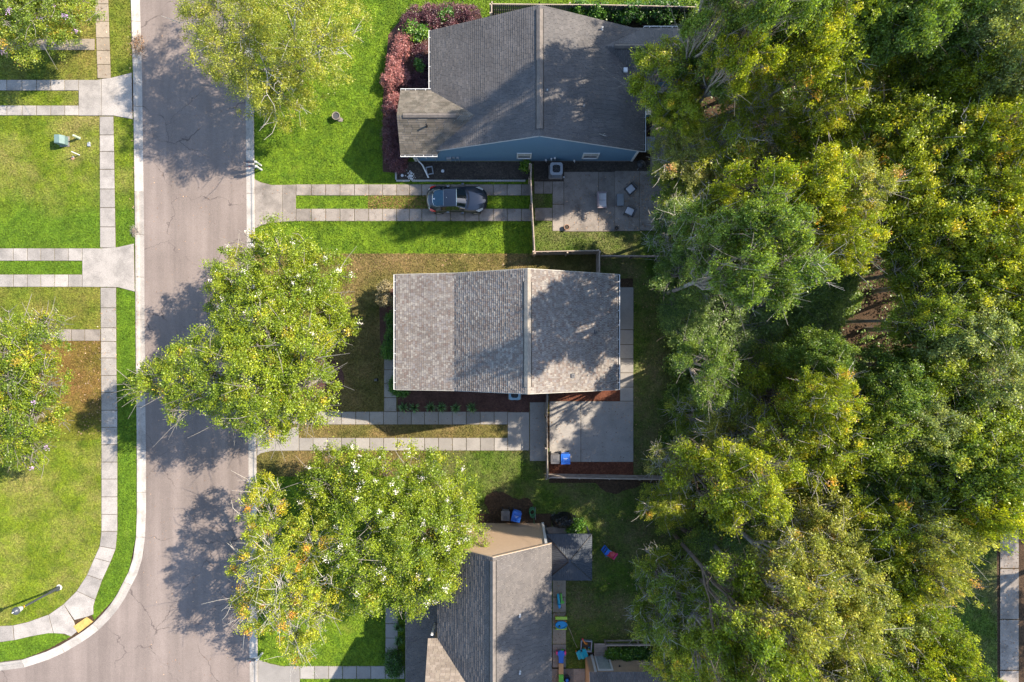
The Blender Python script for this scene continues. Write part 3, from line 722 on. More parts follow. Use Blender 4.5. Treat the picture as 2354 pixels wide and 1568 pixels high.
# ---- two-storey house with the blended tan roof
def tan_roof_house():
    o = Vector((0.0, 0.6, 0)); t = thing('house', o, 'two storey house with blended tan and grey shingle roof', 'house')
    xw, zw = -7.27, 5.20; xb, zb = -3.51, 6.05; xr, zr = 0.90, 8.60; xe, ze = 6.61, 5.25
    yn, ys = 4.16, -3.04
    slope((xw, yn, zw), (xw, ys, zw), (xb, yn, zb), (xb, ys, zb), M['shin2'], t, o, 0.142, 0.165, 0.012, 21)
    slope((xb, yn, zb), (xb, ys, zb), (xr, yn, zr), (xr, ys, zr), M['shin2'], t, o, 0.142, 0.165, 0.030, 22)
    slope((xe, ys, ze), (xe, yn, ze), (xr, ys, zr), (xr, yn, zr), M['shin2'], t, o, 0.142, 0.165, 0.014, 23)
    sw = (zr-zb)/(xr-xb); se = (zr-ze)/(xe-xr)
    ridge_cap((xr, ys+0.4, zr+0.02), (xr, yn-0.75, zr+0.02), M['ridge2'], t, o, sw, se, 0.20, 0.06)
    c = MB()
    for y0, y1 in ((ys, ys+0.4), (yn-0.75, yn)):
        vs = []
        for y in (y0, y1):
            for dx, dz in ((-0.17, -0.17*sw+0.03), (0, 0.045), (0.17, -0.17*se+0.03)): vs.append((xr+dx, y, zr+dz))
        c = MB(); c.add(vs, [(0,1,4,3), (1,2,5,4)])
        c.build('ridge_cap', M['ridge2'], t, o)
    gutter((xw, yn, zw), (xw, ys, zw), (-1, 0, 0), t, o, 0.85)
    gutter((xe, ys, ze), (xe, yn, ze), (1, 0, 0), t, o, 0.85)
    # rake boards
    for y in (yn+0.012, ys-0.012):
        m = MB()
        for a, b in (((xw, zw), (xb, zb)), ((xb, zb), (xr, zr)), ((xr, zr), (xe, ze))):
            m.add([(a[0], y-0.012, a[1]-0.004), (b[0], y-0.012, b[1]-0.004), (b[0], y-0.012, b[1]-0.2), (a[0], y-0.012, a[1]-0.2),
                   (a[0], y+0.012, a[1]-0.004), (b[0], y+0.012, b[1]-0.004), (b[0], y+0.012, b[1]-0.2), (a[0], y+0.012, a[1]-0.2)],
                  [(0,1,2,3), (7,6,5,4), (0,4,5,1), (3,2,6,7), (0,3,7,4), (1,5,6,2)])
        m.build('rake_board', M['cream_wall'], t, o)
    wx0, wx1, wy0, wy1 = -3.5, 6.35, -2.9, 4.02
    tp = [(0, zb-0.1), (xr-wx0, zr-0.12), (wx1-wx0, ze-0.0)]
    siding((wx0, wy0), (wx1, wy0), tp, M['cream_wall'], t, o, out=(0, -1, 0))
    siding((wx1, wy1), (wx0, wy1), [(0, ze), (wx1-xr, zr-0.12), (wx1-wx0, zb-0.1)], M['cream_wall'], t, o, out=(0, 1, 0))
    siding((wx0, wy1), (wx0, wy0), [(0, 5.9), (wy1-wy0, 5.9)], M['cream_wall'], t, o, out=(-1, 0, 0))
    siding((wx1, wy0), (wx1, wy1), [(0, 5.15), (wy1-wy0, 5.15)], M['cream_wall'], t, o, out=(1, 0, 0))
    for z in (0.25, 2.85):
        m = MB(); m.box((-5.3, 0.56, z), (3.55, 6.9, 0.16)); m.build('porch_floor', M['wood'], t, o)
    for y in (-2.75, 0.55, 3.85):
        m = MB(); m.box((-7.0, y, 2.65), (0.16, 0.16, 4.7)); m.build('porch_post', M['white'], t, o)
    for z0 in (0.8, 3.4):
        m = MB(); m.box((-7.0, 0.56, z0), (0.06, 6.7, 0.07)); m.box((-7.0, 0.56, z0+0.5), (0.07, 6.7, 0.07)); m.build('porch_railing', M['white'], t, o)
    for x, z0 in ((-1.5, 3.6), (3.0, 3.6), (-1.5, 1.0), (4.5, 1.0)):
        window(x, wy0-0.01, z0, z0+1.3, 0.85, t, o)
    for px, py, z in ((1371, 763, 6.3), (1317, 864, 7.2)):
        p = P(px, py, z); zt = zr-(p.x-xr)*se
        m = MB(); ax = Matrix.Rotation(math.atan(se), 3, 'Y')
        m.box((p.x, p.y, zt+0.05), (0.26, 0.26, 0.12), M=ax); m.build('roof_vent', M['charcoal'], t, o, bevel=0.02)
        m = MB(); m.lathe((p.x, p.y, zt+0.1), [(0.06, 0), (0.05, 0.03)], 10); m.build('vent_cap', M['vent_dark'], t, o)
    return t
tan_roof_house()

# ---- tan walled house at the bottom
def tan_wall_house():
    o = Vector((-1.2, -21.0, 0)); t = thing('house', o, 'two storey tan walled house with dark brown shingle roof', 'house')
    xw, xr, xe = -4.65, -1.12, 2.48; ze, zr = 5.20, 7.90; yn, ys = -12.68, -31.0
    sl = (zr-ze)/(xr-xw)
    slope((xw, yn, ze), (xw, ys, ze), (xr, yn, zr), (xr, ys, zr), M['shin3'], t, o, 0.15, 0.30, 0.02, 31)
    slope((xe, ys, ze), (xe, yn, ze), (xr, ys, zr), (xr, yn, zr), M['shin3'], t, o, 0.15, 0.30, 0.014, 32)
    ridge_cap((xr, ys+0.3, zr+0.02), (xr, yn-0.2, zr+0.02), M['ridge'], t, o, sl, sl, 0.17)
    # front cross gable
    yg, zg = -22.7, 8.05
    slope((-3.2, -18.6, ze), (-5.26, -18.6, ze), (1.3-3.2, yg, zg), (-5.26, yg, zg), M['shin3b'], t, o, 0.15, 0.30, 0.014, 33) if False else None
    slope((-0.9, -18.6, ze), (-5.26, -18.6, ze), (-0.9, yg, zg), (-5.26, yg, zg), M['shin3b'], t, o, 0.15, 0.30, 0.014, 33)
    slope((-5.26, -26.8, ze), (-0.9, -26.8, ze), (-5.26, yg, zg), (-0.9, yg, zg), M['shin3b'], t, o, 0.15, 0.30, 0.014, 34)
    wy = -12.80; x0, x1 = -4.35, 2.16
    siding((x1, wy), (x0, wy), [(0, ze+0.1), (x1-xr, zr-0.08), (x1-x0, ze+0.1)], M['tan_wall'], t, o, out=(0, 1, 0))
    siding((x1, -30.8), (x1, wy), [(0, 5.1), (18, 5.1)], M['tan_wall'], t, o, out=(1, 0, 0))
    siding((x0, wy), (x0, -18.9), [(0, 5.1), (6.1, 5.1)], M['tan_wall'], t, o, out=(-1, 0, 0))
    siding((x0, -18.9), (-4.95, -18.9), [(0, 5.1), (0.6, 5.1)], M['tan_wall'], t, o, out=(0, 1, 0))
    siding((-4.95, -18.9), (-4.95, -26.5), [(0, 5.1), (3.8, 7.8), (7.6, 5.1)], M['tan_wall'], t, o, out=(-1, 0, 0))
    m = MB(); m.box((x1-0.01, wy+0.045, 2.65), (0.16, 0.06, 5.1)); m.build('corner_board', M['white'], t, o)
    m = MB(); m.box((-5.02, -18.42, 4.2), (0.13, 0.10, 1.8)); m.build('downspout', M['white'], t, o)
    f = MB()
    for a, b in (((xw, ze), (xr, zr)), ((xr, zr), (xe, ze))):
        f.add([(a[0], yn+0.004, a[1]-0.01), (b[0], yn+0.004, b[1]-0.01), (b[0], yn+0.004, b[1]-0.2), (a[0], yn+0.004, a[1]-0.2),
               (a[0], yn+0.03, a[1]-0.01), (b[0], yn+0.03, b[1]-0.01), (b[0], yn+0.03, b[1]-0.2), (a[0], yn+0.03, a[1]-0.2)],
              [(0,1,2,3), (7,6,5,4), (0,4,5,1), (3,2,6,7), (0,3,7,4), (1,5,6,2)])
    f.build('rake_board', M['tan_wall'], t, o)
    # porch roof at the front, hip at its upper end
    slope((-7.05, -17.5, 2.85), (-7.05, -31, 2.85), (-4.40, -16.9, 3.75), (-4.40, -31, 3.75), M['shin3'], t, o, 0.15, 0.30, 0.012, 35)
    for y in (-17.6, -21.5, -25.5, -29.5):
        m = MB(); m.box((-6.85, y, 1.42), (0.15, 0.15, 2.7)); m.build('porch_post', M['white'], t, o)
    m = MB(); m.box((-5.75, -24.2, 0.14), (2.5, 13.4, 0.28)); m.build('porch_floor', M['concrete_old'], t, o)
    for px, py in ((1195, 1420), (1195, 1552)):
        p = P(px, py, 7.1); roof_pipe(p.x, p.y, zr-(p.x-xr)*sl, t, o, M['white'], 0.055, 0.28)
    window(-3.2, wy+0.01, 1.0, 2.2, 0.8, t, o, ny=1)
    return t
tan_wall_house()

# ---- low tan building at the bottom right
def low_house():
    o = Vector((9, -25, 0)); t = thing('house', o, 'low tan building with white back door beside the wood', 'house')
    wy = -22.12; x0, x1 = 5.17, 12.6; ze = 2.52
    siding((x1, wy), (x0, wy), [(0, ze-0.05), (x1-x0, ze-0.05)], M['tan_wall'], t, o, out=(0, 1, 0))
    siding((x0, wy), (x0, -30), [(0, ze-0.05), (4, 4.6), (7.9, ze-0.05)], M['tan_wall'], t, o, out=(-1, 0, 0))
    slope((x1+0.2, -22.02, ze), (x0-0.02, -22.02, ze), (x1+0.2, -26.2, 4.7), (x0-0.02, -26.2, 4.7), M['shin3'], t, o, 0.15, 0.30, 0.014, 41)
    slope((x0-0.02, -30.3, ze), (x1+0.2, -30.3, ze), (x0-0.02, -26.2, 4.7), (x1+0.2, -26.2, 4.7), M['shin3'], t, o, 0.15, 0.30, 0.014, 42)
    m = MB(); m.box((x0+0.42, wy+0.05, 1.25), (0.16, 0.08, 2.4)); m.build('downspout', M['white'], t, o)
    m = MB(); m.box((x0+0.07, wy+0.04, 1.25), (0.10, 0.06, 2.4)); m.build('corner_board', M['tan_wall'], t, o)
    d = MB(); cx = 6.28
    for c, s in (((cx-0.47, wy+0.05, 1.16), (0.1, 0.08, 2.1)), ((cx+0.47, wy+0.05, 1.16), (0.1, 0.08, 2.1)), ((cx, wy+0.05, 2.16), (0.84, 0.078, 0.1)), ((cx, wy+0.05, 0.18), (0.84, 0.078, 0.16))): d.box(c, s)
    dr = d.build('door', M['white'], t, o)
    g_ = MB(); g_.box((cx, wy+0.05, 1.18), (0.84, 0.03, 1.84)); g_.build('pane', plain('storm_glass', (0.42, 0.47, 0.44), 0.12, spec=0.8), dr, o)
    h = MB(); h.box((cx+0.36, wy+0.09, 1.05), (0.04, 0.05, 0.14)); h.build('handle', M['black'], dr, o)
    for x, z in ((7.3, 1.7), (9.4, 2.2), (10.5, 2.25)):
        m = MB(); m.lathe((x, wy+0.07, z), [(0.06, -0.08), (0.07, 0.02), (0.03, 0.06)], 8); m.build('wall_lamp', M['black'], t, o)
    lt = thing('landing', (6.2, -21.65, 0), 'small weathered wooden landing in front of the white door', 'landing')
    for i in range(6):
        m = MB(); m.box((0, 0.42-i*0.155, 0.26), (0.9, 0.14, 0.035)); m.build('plank', M['wood'], lt)
    m = MB(); m.box((-0.42, 0.03, 0.12), (0.06, 0.9, 0.24)); m.box((0.42, 0.03, 0.12), (0.06, 0.9, 0.24)); m.build('joist', M['wood_dark'], lt)
    return t
low_house()

# ------------------------------------------------------------------ gazebo
def gazebo():
    c = Vector((3.79, -14.43, 0)); t = thing('gazebo', c, 'square dark steel roofed gazebo beside the tan walled house', 'gazebo')
    h, ze, za = 1.53, 2.42, 3.15
    cor = [(-h, h), (h, h), (h, -h), (-h, -h)]
    for i in range(4):
        a = Vector((*cor[i], ze)); b = Vector((*cor[(i+1) % 4], ze)); ap = Vector((0, 0, za)); m = MB()
        n = (b-a).cross(ap-a).normalized(); n = n if n.z > 0 else -n
        K = 22
        # corrugated panel: narrow ribs running up the slope
        for k in range(K):
            s0, s1 = k/K, (k+1)/K
            for u0, u1, l0, l1 in ((s0, s0+0.5/K, 0, 0.018), (s0+0.5/K, s1, 0.018, 0)):
                def pt(u, lift):
                    top = min(u, 1-u)*2
                    base = a.lerp(b, u); mid = (a+b)/2
                    # height along slope limited by the hips
                    q = base + (ap-mid)*top
                    return base+n*lift, q+n*lift
                p0, q0 = pt(u0, l0); p1, q1 = pt(u1, l1)
                m.add([p0, p1, q1, q0], [(0, 1, 2, 3)])
        m.build('roof_panel', M['gazebo'], t)
        m = MB(); m.tube([a+Vector((0, 0, 0.02)), ap+Vector((0, 0, 0.02))], 0.035, 5); m.build('hip_rib', M['black'], t)
        m = MB(); m.box(tuple((a+b)/2+Vector((0, 0, -0.06))), (2*h, 0.05, 0.12) if i % 2 == 0 else (0.05, 2*h-0.1, 0.12)); m.build('eave_beam', M['gazebo'], t)
        m = MB(); m.box((cor[i][0]*0.93, cor[i][1]*0.93, 1.2), (0.12, 0.12, 2.35)); m.build('post', M['gazebo'], t)
    m = MB(); m.box((0, 0, za+0.02), (0.26, 0.26, 0.07), taper=0.6); m.build('finial_cap', M['gazebo'], t)
gazebo()

# ------------------------------------------------------------------ fences
def board_fence(pts, label, h=1.8, mat='wood_dark', top='wood_top', single=True, rail_side=1, board=0.14):
    """vertical board fence along world points; each board and post a part"""
    o = Vector((pts[0][0], pts[0][1], 0)); t = thing('fence', o, label, 'fence')
    me = None; mp = None
    for (ax, ay), (bx, by) in zip(pts[:-1], pts[1:]):
        a, b = Vector((ax, ay)), Vector((bx, by)); d = (b-a); L = d.length; d.normalize(); ang = math.atan2(d.y, d.x)
        n = int(L/board)
        for i in range(n):
            p = a + d*(i+0.5)*board
            if me is None:
                m = MB(); m.box((0, 0, h/2), (board-0.012, 0.022, h)); ob = m.build('board', M[mat], t); me = ob.data
            else:
                ob = bpy.data.objects.new('board', me); C.objects.link(ob); ob.parent = t
            ob.location = (p.x-o.x, p.y-o.y, random.uniform(-0.03, 0.02)); ob.rotation_euler = (random.uniform(-0.012, 0.012), 0, ang)
        nb = Vector((-d.y, d.x))*rail_side
        for z in (0.35, h*0.52, h-0.22):
            m = MB(); c = (a+b)/2 + nb*0.045; m.box((c.x-o.x, c.y-o.y, z), (L, 0.045, 0.09), rz=ang); m.build('rail', M[top], t)
        m = MB(); c = (a+b)/2 + nb*0.018; m.box((c.x-o.x, c.y-o.y, h+0.032), (L, 0.05, 0.022), rz=ang); m.build('cap_rail', M[top], t)
        k = max(1, round(L/2.4))
        for i in range(k+1):
            p = a + d*(L*i/k) + nb*0.12
            m = MB(); m.box((p.x-o.x, p.y-o.y, h/2+0.03), (0.09, 0.09, h+0.06), rz=ang); m.build('post', M[top], t)
    return t
def w2(x, y, z=0): p = P(x, y, z); return (p.x, p.y)
board_fence([w2(1222,377,1.8), w2(1221,408,1.8), w2(1224,470,1.8), w2(1230,578,1.8), w2(1379,575,1.8), w2(1379,634,1.8)], 'dark board fence stepping round the blue house patio', rail_side=-1)
board_fence([w2(1131,30,1.8), w2(1131,10,1.8), w2(1240,11,1.8), w2(1380,12,1.8), w2(1470,14,1.8), w2(1600,17,1.8)], 'dark vine grown board fence behind the blue house roof', rail_side=1)
board_fence([w2(1260,905,1.6), w2(1258,960,1.6), w2(1260,1101,1.6)], 'grey board fence between driveway and lower patio', 1.6, 'wood', 'wood', rail_side=-1)
def rail_fence(a, b, label, h=1.5, mat='wood', n=3, low=0.35):
    a, b = Vector((*a, 0)), Vector((*b, 0)); o = a.copy(); t = thing('fence', o, label, 'fence'); d = b-a; L = d.length; d.normalize(); ang = math.atan2(d.y, d.x)
    k = round(L/2.3)
    for i in range(k+1):
        p = d*(L*i/k); m = MB(); m.box((p.x, p.y, h/2), (0.1, 0.1, h), rz=ang); m.build('post', M[mat], t)
    nb = Vector((-d.y, d.x, 0))
    for j in range(n):
        z = low + (h-0.08-low)*j/(n-1)
        for i in range(k):
            c = d*(L*(i+0.5)/k) + nb*0.075
            m = MB(); m.box((c.x, c.y, z), (L/k-0.01, 0.045, 0.14), rz=ang+random.uniform(-0.006, 0.006)); m.build('rail', M[mat], t)
    m = MB(); c = d*(L/2)+nb*0.03; m.box((c.x, c.y, h+0.022), (L, 0.05, 0.03), rz=ang); m.build('cap_rail', M['wood_top'], t)
    return t
rail_fence(w2(1263,1099,1.35), w2(1540,1104,1.35), 'weathered three rail fence below the red mulch strip', 1.35)
rail_fence(w2(1381,589,1.35), w2(1530,590,1.35), 'three rail fence behind the two storey house', 1.35, 'wood_dark')
rail_fence(w2(1394,1485,1.0), w2(1545,1484,1.0), 'low thin rail fence above the shrubs of the low tan building', 1.0, 'wood', 2)

# ------------------------------------------------------------------ leaves, shrubs and trees
LEAFTRIS = 0
def leaf_mesh(name, c, nrm, size, tint, aspect=0.55, rng=None, fold=0.0):
    """each leaf one rhombic face with its own direction"""
    global LEAFTRIS
    n = len(c); LEAFTRIS += 2*n
    nrm = nrm/np.linalg.norm(nrm, axis=1, keepdims=True)
    r = rng.normal(size=(n, 3)); a = np.cross(nrm, r); a /= np.linalg.norm(a, axis=1, keepdims=True)+1e-9
    b = np.cross(nrm, a); s = size[:, None]
    v = np.empty((n, 4, 3), np.float32)
    v[:, 0] = c - a*s*0.5; v[:, 1] = c + b*s*aspect*0.5 - a*s*0.05; v[:, 2] = c + a*s*0.5; v[:, 3] = c - b*s*aspect*0.5 - a*s*0.05
    me = bpy.data.meshes.new(name)
    me.vertices.add(n*4); me.vertices.foreach_set('co', v.ravel())
    me.loops.add(n*4); me.loops.foreach_set('vertex_index', np.arange(n*4, dtype=np.int32))
    me.polygons.add(n); me.polygons.foreach_set('loop_start', np.arange(0, n*4, 4, dtype=np.int32))
    at = me.attributes.new('tint', 'FLOAT', 'FACE'); at.data.foreach_set('value', np.clip(tint, 0, 1).astype(np.float32))
    me.update(); me.validate()
    return me
def put(name, me, mat, parent, kind=None):
    if not me.materials: me.materials.append(mat)
    o = bpy.data.objects.new(name, me); C.objects.link(o); o.parent = parent
    if kind: o['kind'] = kind
    return o

def foliage(rng, blobs, ncl, nper, clr, leaf, mu, sd, hot=0.0, hotv=0.9, low=0.25, lump=0.18, inner=0.55):
    B = np.array(blobs, float); w = (B[:, 3]*B[:, 4]); w = w/w.sum()
    idx = rng.choice(len(B), ncl, p=w)
    d = rng.normal(size=(ncl, 3)); d /= np.linalg.norm(d, axis=1, keepdims=True)
    neg = rng.random(ncl) > low
    d[:, 2] = np.where(neg, np.abs(d[:, 2]), d[:, 2])
    u = rng.uniform(inner, 1.02, ncl)**0.7
    ph = rng.uniform(0, 6.28, 6)
    lum = 1 + lump*(np.sin(d[:, 0]*4+ph[0]+idx)*np.sin(d[:, 1]*4.3+ph[1]+idx*2) + 0.6*np.sin(d[:, 0]*9+ph[2])*np.sin(d[:, 1]*8+ph[3]+idx))
    cc = B[idx, :3] + d*B[idx, 3:6]*(u*lum)[:, None]
    ct = rng.normal(mu, sd, ncl); h = rng.random(ncl) < hot; ct = np.where(h, rng.normal(hotv, 0.06, ncl), ct)
    cr = clr*rng.uniform(0.6, 1.35, ncl)
    k = np.repeat(np.arange(ncl), nper); n = len(k)
    off = rng.normal(size=(n, 3))*cr[k][:, None]*np.array([0.62, 0.62, 0.42])
    c = cc[k] + off
    nrm = np.array([0.22, 0.08, 0.75]) + d[k]*0.2 + rng.normal(size=(n, 3))*0.75
    size = leaf*rng.uniform(0.65, 1.35, n)
    tint = ct[k] + rng.normal(0, 0.06, n) + (rng.random(n) < hot*0.25)*0.3
    return c, nrm, size, tint, cc, d

def skeleton(rng, blobs, h, r0, nb=9, tw=4, fork=0.32, twig_r=0.016, reach=1.0):
    tr = MB(); br = MB()
    fk = Vector((rng.normal(0, 0.15), rng.normal(0, 0.15), h*fork))
    tr.tube([(0, 0, -0.1), (0.0, 0.0, 0.12), (fk.x*0.5+rng.normal(0, 0.05), fk.y*0.5, fk.z*0.5), fk], [r0*1.5, r0*1.15, r0, r0*0.9], 8)
    for (x, y, z, rx, ry, rz) in blobs:
        c = Vector((x, y, z)); e = c + Vector((0, 0, rz*0.35)); md = fk.lerp(e, 0.5) + Vector((rng.normal(0, 0.3), rng.normal(0, 0.3), -0.2))
        pts = [fk, fk.lerp(md, 0.5)+Vector((rng.normal(0, 0.12), rng.normal(0, 0.12), 0)), md, md.lerp(e, 0.5)+Vector((rng.normal(0, 0.15), rng.normal(0, 0.15), 0)), e]
        rr = [r0*0.7, r0*0.55, r0*0.42, r0*0.3, r0*0.16]
        tr.tube(pts, rr, 6, cap=False)
        for k in range(nb):
            t = rng.uniform(0.35, 1.0); i = min(3, int(t*4)); st = pts[i].lerp(pts[i+1], t*4-i)
            d = Vector(rng.normal(size=3)); d.z = abs(d.z)*0.8+0.1; d.normalize()
            en = c + Vector((d.x*rx, d.y*ry, d.z*rz))*rng.uniform(0.72, 0.98)*reach
            m1 = st.lerp(en, 0.4)+Vector(rng.normal(0, 0.18, 3)); m2 = st.lerp(en, 0.72)+Vector(rng.normal(0, 0.16, 3))
            q = [st, m1, m2, en]; rb = r0*0.17
            br.tube(q, [rb, rb*0.75, rb*0.5, twig_r], 4, cap=False)
            for j in range(tw):
                t2 = rng.uniform(0.3, 1.0); i2 = min(2, int(t2*3)); s2 = q[i2].lerp(q[i2+1], t2*3-i2)
                dd = (en-st).normalized()*0.6 + Vector(rng.normal(0, 0.6, 3)); dd.z = abs(dd.z)*0.8
                L = rng.uniform(0.5, 1.3); e2 = s2+dd*L
                br.tube([s2, s2.lerp(e2, 0.5)+Vector(rng.normal(0, 0.08, 3)), e2], [twig_r*1.5, twig_r*1.1, twig_r*0.6], 3, cap=False)
    return tr, br

LM = {}
LM['wood_y'] = leaf_mat('yellow_green_leaf', [(0, (0.072, 0.125, 0.009)), (0.35, (0.190, 0.250, 0.014)), (0.65, (0.310, 0.340, 0.019)), (0.88, (0.44, 0.390, 0.027)), (1, (0.55, 0.27, 0.035))], 0.42)
LM['wood_g'] = leaf_mat('green_leaf', [(0, (0.054, 0.102, 0.012)), (0.35, (0.132, 0.198, 0.019)), (0.65, (0.228, 0.282, 0.026)), (0.9, (0.336, 0.348, 0.036)), (1, (0.432, 0.288, 0.048))], 0.42)
LM['wood_d'] = leaf_mat('deep_green_leaf', [(0, (0.045, 0.090, 0.014)), (0.4, (0.110, 0.180, 0.028)), (0.75, (0.185, 0.255, 0.045)), (1, (0.27, 0.31, 0.05))], 0.42)
LM['wood_o'] = leaf_mat('olive_leaf', [(0, (0.075, 0.105, 0.018)), (0.35, (0.190, 0.220, 0.038)), (0.65, (0.300, 0.310, 0.060)), (0.88, (0.40, 0.34, 0.085)), (1, (0.50, 0.24, 0.09))], 0.42)
LM['wood_p'] = leaf_mat('pale_green_leaf', [(0, (0.074, 0.114, 0.036)), (0.4, (0.168, 0.216, 0.060)), (0.75, (0.288, 0.324, 0.102)), (1, (0.396, 0.396, 0.108))], 0.42)
LM['birch'] = leaf_mat('light_leaf', [(0, (0.075, 0.112, 0.011)), (0.4, (0.180, 0.217, 0.019)), (0.75, (0.292, 0.307, 0.027)), (1, (0.405, 0.352, 0.041))], 0.35)
LM['myrtle'] = leaf_mat('myrtle_leaf', [(0, (0.055, 0.100, 0.006)), (0.4, (0.140, 0.205, 0.010)), (0.75, (0.250, 0.300, 0.014)), (0.92, (0.34, 0.33, 0.02)), (1, (0.42, 0.30, 0.03))], 0.40)
LM['burgundy'] = leaf_mat('burgundy_leaf', [(0, (0.045, 0.016, 0.024)), (0.5, (0.125, 0.045, 0.055)), (1, (0.36, 0.14, 0.12))], 0.2)
LM['green_shrub'] = leaf_mat('shrub_leaf', [(0, (0.028, 0.072, 0.010)), (0.5, (0.066, 0.165, 0.016)), (1, (0.176, 0.264, 0.020))], 0.3)
LM['strap'] = leaf_mat('strap_leaf', [(0, (0.039, 0.098, 0.035)), (0.5, (0.078, 0.169, 0.059)), (1, (0.182, 0.260, 0.070))], 0.2)
LM['tan_shrub'] = leaf_mat('tan_shrub_leaf', [(0, (0.08, 0.07, 0.03)), (0.5, (0.20, 0.165, 0.08)), (1, (0.34, 0.27, 0.15))], 0.25)
LM['flower_white'] = leaf_mat('white_petal', [(0, (0.62, 0.55, 0.47)), (1, (0.8, 0.74, 0.68))], 0.2)
LM['flower_lilac'] = leaf_mat('lilac_petal', [(0, (0.42, 0.24, 0.50)), (1, (0.62, 0.42, 0.68))], 0.2)
LM['dead'] = leaf_mat('dead_leaf', [(0, (0.12, 0.065, 0.035)), (0.5, (0.25, 0.14, 0.075)), (1, (0.38, 0.24, 0.13))], 0.1)

def make_tree(name, base, blobs, h, r0, lm, label, seed, ncl, nper, clr, leaf, mu=0.5, sd=0.16, hot=0.0, bark='bark', nb=9, tw=4, cat='tree', group=None,
              flowers=None, low=0.25, lump=0.18, inner=0.55, twig_r=0.016, fork=0.32, reach=1.0, aspect=0.55):
    rng = np.random.default_rng(seed); t = thing(name, base, label, cat, group=group)
    tr, br = skeleton(rng, blobs, h, r0, nb, tw, fork, twig_r, reach)
    tr.build('trunk', M[bark], t, smooth=True); br.build('branches', M[bark], t, smooth=True)
    c, nrm, size, tint, cc, d = foliage(rng, blobs, ncl, nper, clr, leaf, mu, sd, hot, low=low, lump=lump, inner=inner)
    put('crown', leaf_mesh('crown', c, nrm, size, tint, aspect, rng), LM[lm], t)
    if flowers:
        fm, nf = flowers
        top = np.where(d[:, 2] > 0.15)[0]; pick = rng.choice(top, min(nf, len(top)), replace=False)
        fc = cc[pick] + d[pick]*0.35 + np.array([0, 0, 0.12]); k = np.repeat(np.arange(len(fc)), 26); n = len(k)
        sc = rng.uniform(0.05, 0.12, len(fc))
        off = rng.normal(size=(n, 3))*sc[k][:, None]
        put('blossoms', leaf_mesh('blossoms', fc[k]+off, rng.normal(size=(n, 3))+np.array([0, 0, 0.6]), rng.uniform(0.05, 0.085, n), rng.random(n), 0.9, rng), LM[fm], t, kind='stuff')
    return t

def rb(px, py, z, rpx, rz=None, base=None, ry=None):
    """crown lobe: plan position of its middle at height z, radius in plan units"""
    p = P(px, py, z); k = S*(H-z)/H
    return (p.x-base.x, p.y-base.y, z, rpx*k, (ry or rpx)*k, rz if rz else rpx*k*0.75)

# --- trees standing in the street gardens
b = P(690, 190); make_tree('tree', b, [rb(560,60,6.6,120,2.4,b), rb(690,60,7.6,130,2.8,b), rb(640,-60,7.0,150,2.8,b), rb(620,165,6.2,100,2.2,b), rb(720,150,5.8,80,2.0,b), rb(500,20,5.6,100,2.0,b), rb(770,40,6.0,85,2.0,b), rb(590,215,4.6,60,1.4,b), rb(660,235,4.4,70,1.3,b), rb(535,140,5.0,70,1.6,b)],
    9.0, 0.20, 'birch', 'large light green weeping tree leaning over the street at the top', 101, 1300, 110, 0.29, 0.095, 0.62, 0.15, bark='bark_pale', nb=8, tw=4, low=0.4, aspect=0.42)
b = P(700, 735); make_tree('tree', b, [rb(560,640,5.4,75,2.0,b), rb(650,600,5.6,85,2.1,b), rb(735,650,5.2,75,2.0,b), rb(600,720,6.0,90,2.0,b), rb(700,720,6.2,95,2.2,b), rb(770,745,4.8,50,1.6,b), rb(530,680,4.6,55,1.5,b)],
    7.6, 0.16, 'myrtle', 'round crowned crape myrtle with scattered white flower heads above the dry lawn', 102, 700, 120, 0.29, 0.105, 0.55, 0.15, 0.015, flowers=('flower_white', 46))
b = P(735, 868); make_tree('tree', b, [rb(600,790,7.8,90,1.8,b), rb(700,810,7.8,80,1.9,b), rb(690,890,6.8,85,1.8,b), rb(600,890,8.0,95,1.8,b), rb(520,850,7.6,85,1.6,b), rb(440,850,7.0,70,1.3,b), rb(370,870,6.6,50,1.0,b), rb(320,885,6.2,30,0.8,b), rb(520,930,6.6,60,1.3,b), rb(640,955,6.0,65,1.4,b), rb(420,930,6.2,45,1.0,b), rb(495,765,6.6,45,1.1,b), rb(730,940,5.8,40,1.2,b)],
    9.8, 0.22, 'myrtle', 'broad spreading tree with grey limbs reaching left across the street', 103, 740, 120, 0.28, 0.108, 0.55, 0.17, 0.02, nb=8, tw=5, twig_r=0.014, low=0.3, reach=1.0)
b = P(940, 1170); make_tree('tree', b, [rb(800,1110,5.2,85,2.0,b), rb(900,1110,6.0,100,2.2,b), rb(1000,1120,5.6,85,2.1,b), rb(860,1210,6.4,110,2.3,b), rb(980,1220,6.6,115,2.4,b), rb(1060,1200,5.2,75,1.9,b), rb(880,1310,5.8,95,2.0,b), rb(980,1310,5.8,85,2.0,b), rb(770,1060,4.4,50,1.4,b), rb(730,1120,4.4,50,1.4,b), rb(1030,1270,5.4,45,1.6,b), rb(830,1370,4.8,50,1.4,b), rb(930,1370,4.8,50,1.4,b)],
    8.4, 0.17, 'myrtle', 'large crape myrtle with white flower heads overhanging the tan walled house', 104, 1150, 120, 0.29, 0.105, 0.52, 0.15, 0.015, flowers=('flower_white', 62))
